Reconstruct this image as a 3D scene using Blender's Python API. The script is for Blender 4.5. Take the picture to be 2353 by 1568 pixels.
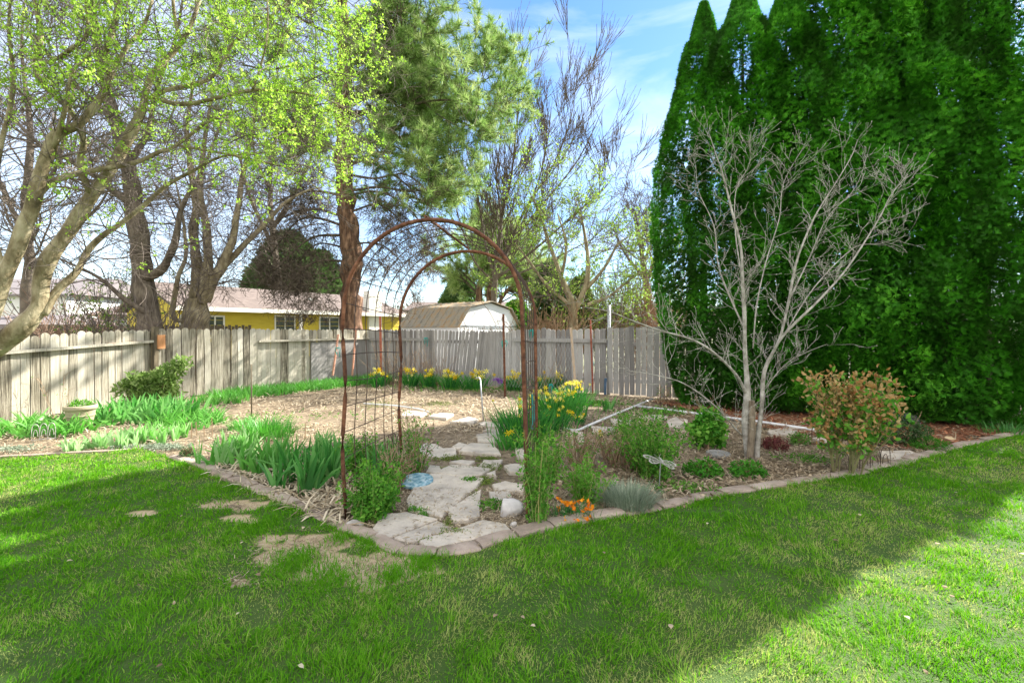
import bpy, math, random
import numpy as np
from mathutils import Vector
for o in list(bpy.data.objects): bpy.data.objects.remove(o)
SC = bpy.context.scene
COL = SC.collection
# ------------------------------------------------------------------ camera
FP, CU, CV, CH = 1045.3, 1176.0, 757.0, 1.5       # focal length and horizon in a 2352 px wide frame, eye height
cam = bpy.data.objects.new('camera', bpy.data.cameras.new('camera')); COL.objects.link(cam)
cam.location = (0, 0, CH); cam.rotation_euler = (math.radians(90), 0, 0)
cam.data.lens = 16; cam.data.sensor_width = 36; cam.data.shift_y = -27/2352
cam.data.clip_start = .05; cam.data.clip_end = 3000
SC.camera = cam
# ------------------------------------------------------------------ light
SUN_AZ, SUN_EL = 32.5, 38.0                        # azimuth from +X towards +Y
az, el = math.radians(SUN_AZ), math.radians(SUN_EL)
sdir = Vector((math.cos(az)*math.cos(el), math.sin(az)*math.cos(el), math.sin(el)))
sl = bpy.data.lights.new('sun', 'SUN'); sl.energy = 3.1; sl.angle = math.radians(.5); sl.color = (1, .95, .86)
so = bpy.data.objects.new('sun', sl); COL.objects.link(so); so.rotation_euler = sdir.to_track_quat('Z', 'Y').to_euler()
W = bpy.data.worlds.new('World'); SC.world = W; W.use_nodes = True
nt = W.node_tree; nt.nodes.clear()
def N(nt, t, **k):
    n = nt.nodes.new(t)
    for a, b in k.items(): setattr(n, a, b)
    return n
sky = N(nt, 'ShaderNodeTexSky', sky_type='NISHITA', sun_disc=False, sun_elevation=el, sun_rotation=math.pi/2-az, air_density=1.0, dust_density=.2, ozone_density=4)
bg = N(nt, 'ShaderNodeBackground'); bg.inputs[1].default_value = .06
wo = N(nt, 'ShaderNodeOutputWorld')
tc = N(nt, 'ShaderNodeTexCoord'); mp = N(nt, 'ShaderNodeMapping'); mp.inputs['Scale'].default_value = (1.2, 1.6, 5.5); mp.inputs['Rotation'].default_value = (.15, .35, .3)
nz = N(nt, 'ShaderNodeTexNoise'); nz.inputs['Scale'].default_value = 1.6; nz.inputs['Detail'].default_value = 9; nz.inputs['Roughness'].default_value = .55; nz.inputs['Distortion'].default_value = .5
cr = N(nt, 'ShaderNodeValToRGB'); cr.color_ramp.elements[0].position = .44; cr.color_ramp.elements[1].position = .8
cr.color_ramp.elements[1].color = (.42, .42, .42, 1)
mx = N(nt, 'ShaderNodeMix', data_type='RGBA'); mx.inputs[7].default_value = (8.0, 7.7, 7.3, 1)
L = nt.links.new
L(tc.outputs['Generated'], mp.inputs[0]); L(mp.outputs[0], nz.inputs[0]); L(nz.outputs[0], cr.inputs[0]); 
# unseen bright cloud added behind the viewpoint as fill light; pale veil at left
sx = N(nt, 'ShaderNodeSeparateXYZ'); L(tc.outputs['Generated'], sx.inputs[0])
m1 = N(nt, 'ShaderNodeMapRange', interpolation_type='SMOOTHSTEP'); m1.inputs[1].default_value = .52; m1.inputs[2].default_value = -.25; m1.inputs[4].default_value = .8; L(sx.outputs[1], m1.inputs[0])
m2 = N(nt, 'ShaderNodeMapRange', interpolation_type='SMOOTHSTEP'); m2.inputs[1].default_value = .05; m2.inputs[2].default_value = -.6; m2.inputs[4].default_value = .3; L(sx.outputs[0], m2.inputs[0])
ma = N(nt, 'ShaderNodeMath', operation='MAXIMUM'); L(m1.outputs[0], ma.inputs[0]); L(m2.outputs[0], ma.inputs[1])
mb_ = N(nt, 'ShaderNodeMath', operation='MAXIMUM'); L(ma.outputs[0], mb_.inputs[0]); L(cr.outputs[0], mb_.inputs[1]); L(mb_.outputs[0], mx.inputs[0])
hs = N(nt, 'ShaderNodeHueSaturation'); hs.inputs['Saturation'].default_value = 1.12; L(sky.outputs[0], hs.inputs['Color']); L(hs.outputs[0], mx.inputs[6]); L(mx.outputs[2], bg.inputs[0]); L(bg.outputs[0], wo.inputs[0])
SC.view_settings.view_transform = 'Standard'; SC.view_settings.look = 'None'
SC.view_settings.exposure = 2.35; SC.view_settings.gamma = 1
SC.render.engine = 'CYCLES'
SC.cycles.pixel_filter_width = 1.1; SC.cycles.max_bounces = 6; SC.cycles.transparent_max_bounces = 4

# ------------------------------------------------------------------ helpers
R = np.random.default_rng(7)
random.seed(7)
def G(u, v):                                       # ground point seen at u, v
    Y = CH*FP/(v-CV); return np.array([(u-CU)/FP*Y, Y, 0.0])
def P(u, v, Y): return np.array([(u-CU)/FP*Y, Y, CH-(v-CV)/FP*Y])
def hsh(ix, iy, iz, s):
    h = (ix*374761393 + iy*668265263 + iz*2147483647 + s*974711) & 0xffffffff
    h = ((h ^ (h >> 13))*1274126177) & 0xffffffff
    h = ((h ^ (h >> 15))*2246822519) & 0xffffffff
    return ((h ^ (h >> 16)) & 0xffff)/65535.0
def vn(p, sc=1.0, s=0):                            # value noise, p (n,3)
    q = np.asarray(p, float)*sc; i = np.floor(q).astype(np.int64); f = q-i; f = f*f*(3-2*f)
    o = 0
    for a in (0, 1):
        for b in (0, 1):
            for c in (0, 1):
                w = (f[:, 0] if a else 1-f[:, 0])*(f[:, 1] if b else 1-f[:, 1])*(f[:, 2] if c else 1-f[:, 2])
                o = o + w*hsh(i[:, 0]+a, i[:, 1]+b, i[:, 2]+c, s)
    return o
def fbm(p, sc=1.0, s=0, o=3):
    r = 0; a = .5; t = 0
    for k in range(o): r = r+a*vn(p, sc*2**k, s+k*17); t += a; a *= .5
    return r/t
def nrm(a): return a/np.maximum(np.linalg.norm(a, axis=-1, keepdims=True), 1e-9)
def inpoly(x, y, poly):
    c = np.zeros(len(x), bool); n = len(poly)
    for i in range(n):
        x1, y1 = poly[i][:2]; x2, y2 = poly[(i+1) % n][:2]
        if y1 == y2: continue
        c ^= ((y1 > y) != (y2 > y)) & (x < (x2-x1)*(y-y1)/(y2-y1)+x1)
    return c

class MB:
    def __init__(s): s.v = []; s.q = []; s.t = []; s.ng = []; s.a = []; s.n = 0; s.pl = {}
    def add(s, v, quads=None, tris=None, tint=None, ngons=None):
        v = np.asarray(v, float).reshape(-1, 3)
        if quads is not None and len(quads): s.q.append(np.asarray(quads, np.int64)+s.n)
        if tris is not None and len(tris): s.t.append(np.asarray(tris, np.int64)+s.n)
        if ngons:
            for g in ngons: s.ng.append([i+s.n for i in g])
        s.v.append(v)
        if tint is None: tint = .5
        s.a.append(np.broadcast_to(np.asarray(tint, float), (len(v),)).copy()); s.n += len(v)
    def box(s, o, ax, ay, az, tint=.5):            # corner o and three edge vectors
        o, ax, ay, az = [np.asarray(k, float) for k in (o, ax, ay, az)]
        v = [o, o+ax, o+ax+ay, o+ay, o+az, o+ax+az, o+ax+ay+az, o+ay+az]
        s.add(v, quads=[(0, 3, 2, 1), (4, 5, 6, 7), (0, 1, 5, 4), (1, 2, 6, 5), (2, 3, 7, 6), (3, 0, 4, 7)], tint=tint)
    def tube(s, pts, rad, sides=5, tint=.5, cap=True):
        pts = np.asarray(pts, float); rad = np.broadcast_to(np.asarray(rad, float), (len(pts),))
        s.pl.setdefault((len(pts), sides), []).append((pts, rad, tint))
    def flush(s):
        for (n, k), L_ in s.pl.items():
            Pp = np.stack([a[0] for a in L_]); Rr = np.stack([a[1] for a in L_]); T_ = np.array([a[2] for a in L_])
            m = len(L_)
            tan = np.empty_like(Pp); tan[:, 1:-1] = Pp[:, 2:]-Pp[:, :-2]; tan[:, 0] = Pp[:, 1]-Pp[:, 0]; tan[:, -1] = Pp[:, -1]-Pp[:, -2]
            tan = nrm(tan); md = np.abs(tan.mean(1))
            ref = np.zeros((m, 3)); ref[np.arange(m), md.argmin(1)] = 1
            U = nrm(np.cross(tan, ref[:, None, :])); V = np.cross(tan, U)
            an = np.arange(k)*2*math.pi/k
            ring = Pp[:, :, None, :] + Rr[:, :, None, None]*(np.cos(an)[None, None, :, None]*U[:, :, None, :]+np.sin(an)[None, None, :, None]*V[:, :, None, :])
            base = (np.arange(m)*n*k)[:, None, None]
            i = (np.arange(n-1)*k)[None, :, None]; j = np.arange(k)[None, None, :]; j2 = (j+1) % k
            q = np.stack([base+i+j, base+i+j2, base+i+k+j2, base+i+k+j], -1).reshape(-1, 4)
            v = ring.reshape(-1, 3)
            s.add(v, quads=q, tint=np.repeat(T_, n*k))
            if k >= 5:
                off = s.n-len(v)
                for a in range(m):
                    if Rr[a, -1] > .004: s.ng.append([off+a*n*k+(n-1)*k+b for b in range(k)])
                    if Rr[a, 0] > .004: s.ng.append([off+a*n*k+b for b in range(k-1, -1, -1)])
        s.pl = {}
    def obj(s, name, mat, parent=None, loc=None, smooth=False):
        s.flush()
        org = np.zeros(3)
        if parent is not None: org = np.array(parent['_o'])
        elif loc is not None: org = np.asarray(loc, float)
        V = np.concatenate(s.v)-org; A = np.concatenate(s.a)
        me = bpy.data.meshes.new(name)
        q = np.concatenate(s.q) if s.q else np.zeros((0, 4), np.int64); t = np.concatenate(s.t) if s.t else np.zeros((0, 3), np.int64)
        ngl = np.array([i for g in s.ng for i in g], np.int64); ngn = np.array([len(g) for g in s.ng], np.int64)
        loops = np.concatenate([q.ravel(), t.ravel(), ngl]); tot = np.concatenate([np.full(len(q), 4), np.full(len(t), 3), ngn]).astype(np.int32)
        st = np.concatenate([[0], np.cumsum(tot)[:-1]]).astype(np.int32)
        me.vertices.add(len(V)); me.vertices.foreach_set('co', V.astype(np.float32).ravel())
        me.loops.add(len(loops)); me.loops.foreach_set('vertex_index', loops.astype(np.int32))
        me.polygons.add(len(tot)); me.polygons.foreach_set('loop_start', st); me.polygons.foreach_set('loop_total', tot)
        me.polygons.foreach_set('use_smooth', np.full(len(tot), bool(smooth)))
        me.update(calc_edges=True)
        at = me.attributes.new('tint', 'FLOAT', 'POINT'); at.data.foreach_set('value', A.astype(np.float32))
        me.materials.append(mat)
        o = bpy.data.objects.new(name, me); COL.objects.link(o)
        if parent is not None: o.parent = parent
        elif loc is not None: o.location = org
        o['_o'] = [float(k) for k in org]
        return o
def tag(o, label=None, cat=None, group=None, kind=None):
    if label: o['label'] = label
    if cat: o['category'] = cat
    if group: o['group'] = group
    if kind: o['kind'] = kind
    return o
def thing(name, loc, label, cat, group=None):
    o = bpy.data.objects.new(name, None); COL.objects.link(o); o.location = [float(k) for k in loc]
    o.empty_display_size = .2; o['_o'] = [float(k) for k in loc]
    return tag(o, label, cat, group)

# ------------------------------------------------------------------ materials
def mat(name, cols, scale=5, rough=.8, stretch=(1, 1, 1), bump=0, bscale=None, transl=0, attr=0.0, spec=.3, detail=6, metal=0, cols2=None, scale2=1, tl=None):
    m = bpy.data.materials.new(name); m.use_nodes = True; t = m.node_tree; t.nodes.clear(); L = t.links.new
    out = N(t, 'ShaderNodeOutputMaterial'); b = N(t, 'ShaderNodeBsdfPrincipled')
    b.inputs['Roughness'].default_value = rough; b.inputs['Specular IOR Level'].default_value = spec; b.inputs['Metallic'].default_value = metal
    g = N(t, 'ShaderNodeNewGeometry'); mp = N(t, 'ShaderNodeMapping'); mp.inputs['Scale'].default_value = stretch
    L(g.outputs['Position'], mp.inputs[0])
    n = N(t, 'ShaderNodeTexNoise'); n.inputs['Scale'].default_value = scale; n.inputs['Detail'].default_value = detail; n.inputs['Roughness'].default_value = .62
    L(mp.outputs[0], n.inputs[0])
    fac = n.outputs[0]
    if attr > 0:
        a = N(t, 'ShaderNodeAttribute', attribute_name='tint')
        x = N(t, 'ShaderNodeMix', data_type='FLOAT'); x.inputs[0].default_value = attr
        L(n.outputs[0], x.inputs[2]); L(a.outputs['Fac'], x.inputs[3]); fac = x.outputs[0]
    r = N(t, 'ShaderNodeValToRGB'); e = r.color_ramp.elements
    while len(e) < len(cols): e.new(.5)
    for i, (p, c) in enumerate(cols): e[i].position = p; e[i].color = (*c, 1)
    L(fac, r.inputs[0]); col = r.outputs[0]
    if cols2:                                       # second, large-scale pattern multiplied in
        n2 = N(t, 'ShaderNodeTexNoise'); n2.inputs['Scale'].default_value = scale2; n2.inputs['Detail'].default_value = 4
        L(g.outputs['Position'], n2.inputs[0])
        r2 = N(t, 'ShaderNodeValToRGB'); e2 = r2.color_ramp.elements
        while len(e2) < len(cols2): e2.new(.5)
        for i, (p, c) in enumerate(cols2): e2[i].position = p; e2[i].color = (*c, 1)
        L(n2.outputs[0], r2.inputs[0])
        mm = N(t, 'ShaderNodeMix', data_type='RGBA', blend_type='MULTIPLY'); mm.inputs[0].default_value = 1
        L(col, mm.inputs[6]); L(r2.outputs[0], mm.inputs[7]); col = mm.outputs[2]
    L(col, b.inputs['Base Color'])
    if bump:
        bn = N(t, 'ShaderNodeTexNoise'); bn.inputs['Scale'].default_value = bscale or scale*2; bn.inputs['Detail'].default_value = 8
        L(mp.outputs[0], bn.inputs[0]); bu = N(t, 'ShaderNodeBump'); bu.inputs['Strength'].default_value = bump; bu.inputs['Distance'].default_value = .02
        L(bn.outputs[0], bu.inputs['Height']); L(bu.outputs[0], b.inputs['Normal'])
    sh = b.outputs[0]
    if transl:
        tr = N(t, 'ShaderNodeBsdfTranslucent'); ms = N(t, 'ShaderNodeMixShader'); ms.inputs[0].default_value = transl
        if tl:
            hs = N(t, 'ShaderNodeHueSaturation'); hs.inputs['Value'].default_value = tl[1]; hs.inputs['Saturation'].default_value = tl[0]; L(col, hs.inputs['Color']); L(hs.outputs[0], tr.inputs[0])
        else: L(col, tr.inputs[0])
        L(b.outputs[0], ms.inputs[1]); L(tr.outputs[0], ms.inputs[2]); sh = ms.outputs[0]
    L(sh, out.inputs[0])
    return m
def leafmat(name, c0, c1, c2, transl=.35, rough=.55, tl=(1.1, 1.5), spec=.12):
    return mat(name, [(0, c0), (.5, c1), (1, c2)], scale=1.2, rough=rough, transl=transl, attr=.75, tl=tl, spec=spec)
M_ground = mat('earth', [(.3, (.10, .12, .05)), (.7, (.20, .18, .10))], scale=.6)
M_lawn = mat('lawn_thatch', [(0, (.03, .085, .008)), (.42, (.08, .13, .025)), (.6, (.44, .34, .21)), (1, (.66, .53, .36))], scale=70, attr=.8, bump=.8, bscale=130)
M_soil = mat('bed_soil', [(.25, (.09, .065, .04)), (.45, (.21, .16, .105)), (.6, (.35, .28, .19)), (.8, (.48, .40, .29))], scale=14, bump=.9, bscale=40, cols2=[(.3, (.55, .52, .5)), (.65, (1, 1, 1))], scale2=1.1)
M_bark_mulch = mat('bark_mulch', [(.3, (.09, .035, .02)), (.55, (.26, .10, .05)), (.75, (.38, .2, .11))], scale=30, bump=1, bscale=60)
M_grass = leafmat('grass_blade', (.60, .53, .25), (.155, .38, .018), (.035, .19, .009), transl=.35, rough=.6, tl=(1.08, 1.4), spec=.08)
M_litter = mat('dry_litter', [(0, (.13, .085, .05)), (.4, (.32, .245, .155)), (.7, (.52, .43, .30)), (1, (.68, .60, .46))], scale=3, attr=.85, transl=.15)
M_flag = mat('flagstone', [(.25, (.40, .365, .325)), (.5, (.58, .535, .475)), (.75, (.69, .64, .57))], scale=7, rough=.85, bump=.7, bscale=45, cols2=[(.35, (.78, .76, .74)), (.7, (1.08, 1.04, .98))], scale2=2.2, detail=10)
M_edge = mat('edging_concrete', [(.25, (.22, .175, .14)), (.5, (.40, .32, .265)), (.78, (.52, .43, .36))], scale=9, rough=.9, bump=.6, bscale=90, attr=.25, cols2=[(.3, (.7, .7, .66)), (.6, (1, 1, 1))], scale2=3.5)
M_rock = mat('rock', [(.3, (.24, .22, .21)), (.55, (.46, .43, .40)), (.75, (.62, .6, .57))], scale=6, bump=.8, bscale=20)
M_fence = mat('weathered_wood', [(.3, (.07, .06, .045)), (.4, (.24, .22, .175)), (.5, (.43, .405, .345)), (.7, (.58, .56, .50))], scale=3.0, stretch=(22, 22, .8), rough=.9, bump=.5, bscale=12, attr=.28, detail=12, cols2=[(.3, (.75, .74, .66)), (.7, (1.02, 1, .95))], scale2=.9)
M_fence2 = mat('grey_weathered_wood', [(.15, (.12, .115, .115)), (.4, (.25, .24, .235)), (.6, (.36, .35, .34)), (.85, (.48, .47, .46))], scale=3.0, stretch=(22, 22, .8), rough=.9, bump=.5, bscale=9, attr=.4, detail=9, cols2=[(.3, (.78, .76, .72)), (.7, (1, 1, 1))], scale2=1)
M_postdark = mat('old_post_wood', [(.3, (.06, .05, .035)), (.7, (.2, .16, .10))], scale=3, stretch=(6, 6, .6), bump=.5)
M_neww = mat('orange_cedar', [(.3, (.45, .2, .08)), (.7, (.6, .3, .14))], scale=8, stretch=(4, 4, 1))
M_rust = mat('rusted_steel', [(.3, (.07, .028, .018)), (.5, (.17, .068, .035)), (.72, (.30, .14, .08))], scale=18, rough=.85, bump=.4, bscale=80, cols2=[(.4, (.6, .6, .65)), (.6, (1, 1, 1))], scale2=5)
M_wire = mat('dark_wire', [(.3, (.035, .025, .022)), (.7, (.10, .06, .045))], scale=20, rough=.6)
M_rebar = mat('rust_red_rebar', [(.35, (.22, .05, .03)), (.65, (.45, .15, .09))], scale=25)
M_galv = mat('galvanised_pipe', [(.3, (.25, .27, .29)), (.7, (.45, .46, .47))], scale=12, rough=.45, metal=.5)
M_pvc = mat('white_pvc', [(.35, (.52, .53, .54)), (.6, (.74, .74, .74))], scale=8, rough=.4)
M_green = mat('green_painted_stake', [(.3, (.04, .09, .05)), (.7, (.09, .17, .09))], scale=8)
M_teal = mat('teal_plastic_tie', [(.3, (.01, .28, .25)), (.7, (.04, .5, .45))], scale=8, rough=.4, transl=.3)
M_beige = mat('pale_bare_wood', [(.3, (.42, .30, .20)), (.7, (.62, .48, .36))], scale=6, stretch=(5, 5, 1))
M_bluem = mat('blue_painted_metal', [(.3, (.04, .08, .14)), (.7, (.08, .14, .22))], scale=8, rough=.5)
M_maplebark = mat('maple_bark', [(.3, (.08, .062, .035)), (.45, (.20, .16, .09)), (.58, (.35, .30, .19)), (.75, (.47, .42, .30))], scale=4, stretch=(2, 2, 1), rough=.85, bump=.9, bscale=11, detail=10)
M_darkbark = mat('dark_rough_bark', [(.25, (.035, .028, .022)), (.5, (.12, .095, .07)), (.75, (.24, .20, .15))], scale=4, stretch=(3, 3, .7), rough=.95, bump=1, bscale=8, detail=9)
M_mossbark = mat('lichened_bark', [(.25, (.10, .08, .05)), (.5, (.28, .23, .14)), (.75, (.48, .42, .28))], scale=4, stretch=(2, 2, .8), rough=.95, bump=.8, bscale=9)
M_pinebark = mat('pine_bark', [(.3, (.035, .022, .016)), (.48, (.14, .08, .05)), (.6, (.30, .18, .11)), (.76, (.46, .32, .23))], scale=2.6, stretch=(4, 4, 1), rough=.95, bump=1, bscale=5, detail=9)
M_twig = mat('fine_twigs', [(.3, (.09, .07, .06)), (.7, (.22, .18, .15))], scale=4)
M_twigb = mat('far_bare_branches', [(.3, (.07, .055, .04)), (.7, (.18, .145, .105))], scale=4)
M_paletwig = mat('pale_grey_bark', [(.3, (.17, .15, .125)), (.5, (.35, .325, .285)), (.68, (.55, .52, .47))], scale=13, bump=.3, bscale=40)
M_cutbark = mat('peeled_dead_bark', [(.3, (.10, .07, .05)), (.7, (.34, .28, .2))], scale=9, stretch=(3, 3, .8), bump=1, bscale=14)
M_mapleleaf = leafmat('spring_leaf', (.15, .30, .03), (.31, .51, .06), (.57, .72, .18), transl=.5, tl=(1.05, 1.35))
M_needle = leafmat('pine_needle', (.07, .14, .035), (.22, .34, .10), (.48, .55, .25), transl=.3, rough=.45)
M_needle2 = leafmat('dark_conifer', (.04, .08, .025), (.09, .16, .05), (.17, .26, .1), transl=.2)
M_arbor = leafmat('arborvitae_spray', (.022, .052, .010), (.05, .225, .016), (.17, .48, .045), transl=.32, rough=.5, tl=(1.05, 1.5))
M_softleaf = leafmat('young_leaf', (.10, .17, .03), (.20, .31, .06), (.34, .44, .12), transl=.45)
M_iris = leafmat('iris_leaf', (.02, .10, .025), (.06, .24, .04), (.20, .42, .13), transl=.35, rough=.4, spec=.4)
M_irisp = leafmat('pale_iris_leaf', (.05, .22, .03), (.14, .37, .07), (.36, .52, .26), transl=.35, rough=.4, spec=.4)
M_daff = leafmat('daffodil_leaf', (.015, .09, .03), (.04, .19, .04), (.10, .34, .05), transl=.3, rough=.4)
M_yellow = mat('yellow_petal', [(0, (.75, .5, .01)), (.5, (.85, .72, .03)), (1, (.9, .85, .28))], attr=1.0, transl=.35, rough=.5)
M_orange = mat('orange_petal', [(0, (.8, .2, .01)), (1, (.9, .42, .02))], attr=1.0, transl=.3)
M_purple = mat('purple_flower', [(0, (.12, .03, .3)), (1, (.35, .15, .5))], attr=1.0, transl=.2)
M_perenn = leafmat('perennial_leaf', (.03, .12, .015), (.09, .26, .03), (.20, .42, .06), transl=.35)
M_hydr = leafmat('broad_leaf', (.03, .14, .015), (.09, .30, .03), (.26, .48, .08), transl=.35, rough=.4)
M_drystem = mat('dry_stems', [(0, (.12, .06, .035)), (.5, (.3, .2, .12)), (1, (.5, .38, .25))], scale=3, attr=.8)
M_photinia = leafmat('bronzed_leaf', (.27, .06, .03), (.39, .22, .075), (.58, .44, .22), transl=.35, rough=.35, tl=(1, 1.1))
M_dkleaf = leafmat('dark_shrub_leaf', (.02, .06, .015), (.05, .12, .03), (.12, .10, .08), transl=.2)
M_lav = leafmat('silver_grey_leaf', (.13, .18, .12), (.25, .31, .22), (.42, .46, .36), transl=.15)
M_heuch = leafmat('plum_leaf', (.07, .02, .02), (.17, .05, .05), (.3, .12, .1), transl=.2)
M_shrub = leafmat('fence_shrub_leaf', (.05, .10, .02), (.17, .27, .07), (.42, .50, .22), transl=.3, rough=.4)
M_moss = leafmat('moss', (.06, .12, .02), (.13, .2, .03), (.24, .3, .06), transl=.1)
M_pot = mat('stone_coloured_pot', [(.3, (.30, .26, .17)), (.7, (.42, .37, .26))], scale=6, bump=.2)
M_blue = mat('blue_glazed_mosaic', [(.35, (.09, .22, .30)), (.5, (.24, .40, .47)), (.65, (.45, .56, .6))], scale=22, rough=.35, detail=2)
M_disc = mat('grey_stepping_stone', [(.3, (.16, .16, .15)), (.7, (.36, .35, .33))], scale=30, bump=.6)
M_whitem = mat('white_painted_wire', [(.3, (.30, .29, .26)), (.7, (.46, .45, .42))], scale=8, rough=.5)
M_yhouse = mat('yellow_siding', [(.35, (.52, .40, .045)), (.65, (.60, .47, .06))], scale=1.5, stretch=(1, 1, 4))
M_white = mat('white_siding', [(.3, (.68, .68, .66)), (.7, (.8, .8, .78))], scale=1.5)
M_roof = mat('mauve_shingle', [(.3, (.10, .078, .068)), (.55, (.19, .15, .13)), (.75, (.27, .22, .19))], scale=3, stretch=(1, 1, 8), bump=.4, detail=8)
M_roofg = mat('grey_shingle', [(.3, (.16, .14, .14)), (.7, (.28, .25, .25))], scale=3, stretch=(1, 1, 8))
M_trim = mat('trim_paint', [(.3, (.66, .64, .56)), (.7, (.78, .76, .68))], scale=3)
M_glass = mat('window_glass', [(.3, (.02, .03, .025)), (.7, (.07, .09, .06))], scale=2, rough=.25, spec=.25)
M_shedw = mat('white_sheet_metal', [(.3, (.72, .73, .74)), (.7, (.82, .82, .82))], scale=1.2, rough=.5)
M_shedroof = mat('rust_streaked_roof_metal', [(.3, (.22, .20, .16)), (.5, (.36, .31, .23)), (.62, (.42, .27, .13)), (.8, (.40, .36, .29))], scale=1.6, stretch=(3, 3, .6), rough=.6, detail=8)
M_red = mat('red_siding', [(.3, (.35, .09, .09)), (.7, (.45, .16, .15))], scale=2)
M_straw = leafmat('dry_hedge', (.26, .14, .07), (.42, .26, .15), (.55, .38, .24), transl=.2)

# ------------------------------------------------------------------ scatter tools
def rots(D, roll=None, upbias=None):               # matrices with x along D
    D = nrm(D); n = len(D)
    A = R.normal(size=(n, 3))
    if upbias is not None: A = A*(1-upbias)+np.array([0, 0, 1.0])*upbias*1.5
    Z = nrm(A-(A*D).sum(1, keepdims=True)*D); Y = np.cross(Z, D)
    return np.stack([D, Y, Z], -1)                 # columns
def scatter(mb, T, Pp, D, S, tint=None, upbias=None):
    tv, tt = T; tv = np.asarray(tv, float); tt = np.asarray(tt, np.int64); n = len(Pp)
    if n == 0: return
    Rm = rots(D, upbias=upbias)
    S = np.broadcast_to(np.asarray(S, float), (n,))
    v = np.einsum('nij,kj->nki', Rm, tv)*S[:, None, None]+np.asarray(Pp)[:, None, :]
    k = len(tv); f = (np.arange(n)*k)[:, None, None]+tt[None]
    if tint is None: tint = R.random(n)
    f = f.reshape(-1, tt.shape[1])
    if tt.shape[1] == 3: mb.add(v.reshape(-1, 3), tris=f, tint=np.repeat(tint, k))
    else: mb.add(v.reshape(-1, 3), quads=f, tint=np.repeat(tint, k))
def leafT(w=.5, cup=.12):
    return ([(0, 0, 0), (.35, w/2, cup), (.75, w*.36, cup), (1, 0, 0), (.75, -w*.36, cup), (.35, -w/2, cup)], [(0, 1, 5), (1, 2, 4), (1, 4, 5), (2, 3, 4)])
def clusterT(n=5, w=.45, seed=1, spread=1.0):
    r = np.random.default_rng(seed); V = []; F_ = []
    lv, lf = leafT(w)
    for i in range(n):
        d = nrm(np.array([[r.normal(.5, .6), r.normal(0, spread), r.normal(0, spread)]]))
        z = nrm(np.cross(d, r.normal(size=(1, 3)))); y = np.cross(z, d); M_ = np.stack([d[0], y[0], z[0]], -1)
        s = r.uniform(.35, .7); o = r.normal(0, .22, 3)
        b = len(V)
        for p in lv: V.append(M_ @ (np.array(p)*s)+o)
        for f in lf: F_.append(tuple(b+k for k in f))
    return np.array(V), np.array(F_)
def fanT(n=7, seed=1, fw=.10, sp=2.1):                             # flat feathery conifer spray
    r = np.random.default_rng(seed); V = []; F_ = []
    for i in range(n):
        a = (i-(n-1)/2)/(n-1)*sp+r.normal(0, .08); l = r.uniform(.65, 1.0)*(1-.25*abs(a)); x0 = .12*abs(a)
        d = np.array([math.cos(a), math.sin(a), r.normal(0, .15)]); p = np.array([-d[1], d[0], 0])*fw
        b = len(V); o = np.array([x0, 0, 0])
        V += [o, o+d*l*.5+p, o+d*l, o+d*l*.5-p]
        F_ += [(b, b+1, b+2), (b, b+2, b+3)]
    return np.array(V), np.array(F_)
def needleT(n=34, seed=1, w=.022, cone=.35):
    r = np.random.default_rng(seed); V = []; F_ = []
    for i in range(n):
        d = nrm(np.array([[r.normal(cone+.25, .5), r.normal(0, .62), r.normal(0, .62)]]))[0]
        p = nrm(np.cross(d, r.normal(size=3))[None])[0]*w; l = r.uniform(.7, 1.1); o = np.array([r.uniform(-.25, .15), 0, 0])
        b = len(V); V += [o+p, o-p, o+d*l]; F_.append((b, b+1, b+2))
    return np.array(V), np.array(F_)
def blades(mb, Pb, ang, Ln, Wd, bend, nseg=3, tint=None, face=None, prof='grass', tilt=0):
    n = len(Pb); Pb = np.asarray(Pb); ang = np.broadcast_to(ang, (n,)); Ln = np.broadcast_to(Ln, (n,)); Wd = np.broadcast_to(Wd, (n,)); bend = np.broadcast_to(bend, (n,))
    D = np.stack([np.cos(ang), np.sin(ang), 0*ang], -1)
    fa = ang+math.pi/2 if face is None else face
    S = np.stack([np.cos(fa), np.sin(fa), 0*fa], -1)
    V = []
    for k in range(nseg+1):
        t = k/nseg
        c = Pb+D*(Ln*(bend*t*t+tilt*t))[:, None]; c[:, 2] += Ln*(t-.45*bend*t*t*np.minimum(bend, 1.6))
        if prof == 'grass': w = (1-t**1.6)*.5
        else: w = .5*(.65+.7*t-1.35*t**3.2) if t < 1 else 0
        V += [c-S*(Wd*w)[:, None], c+S*(Wd*w)[:, None]] if k < nseg else [c]
    V = np.stack(V, 1); m = V.shape[1]; b = (np.arange(n)*m)[:, None]
    q = np.concatenate([b+np.array([[2*k, 2*k+1, 2*k+3, 2*k+2]]) for k in range(nseg-1)]) if nseg > 1 else None
    t_ = b+np.array([[2*nseg-2, 2*nseg-1, 2*nseg]])
    if tint is None: tint = R.random(n)
    mb.add(V.reshape(-1, 3), quads=q, tris=t_, tint=(np.asarray(tint)[:, None]+(np.linspace(-.06, .22, m)[None] if prof == 'strap' else 0)+np.zeros((1, m))).ravel())
def smooth_line(pts, k=4):                         # Catmull-Rom through rows
    p = np.asarray(pts, float); p = np.vstack([2*p[0]-p[1], p, 2*p[-1]-p[-2]]); o = []
    for i in range(1, len(p)-2):
        for j in range(k):
            t = j/k; a, b, c, d = p[i-1], p[i], p[i+1], p[i+2]
            o.append(.5*((2*b)+(-a+c)*t+(2*a-5*b+4*c-d)*t*t+(-a+3*b-3*c+d)*t**3))
    o.append(p[-2]); return np.array(o)

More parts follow.
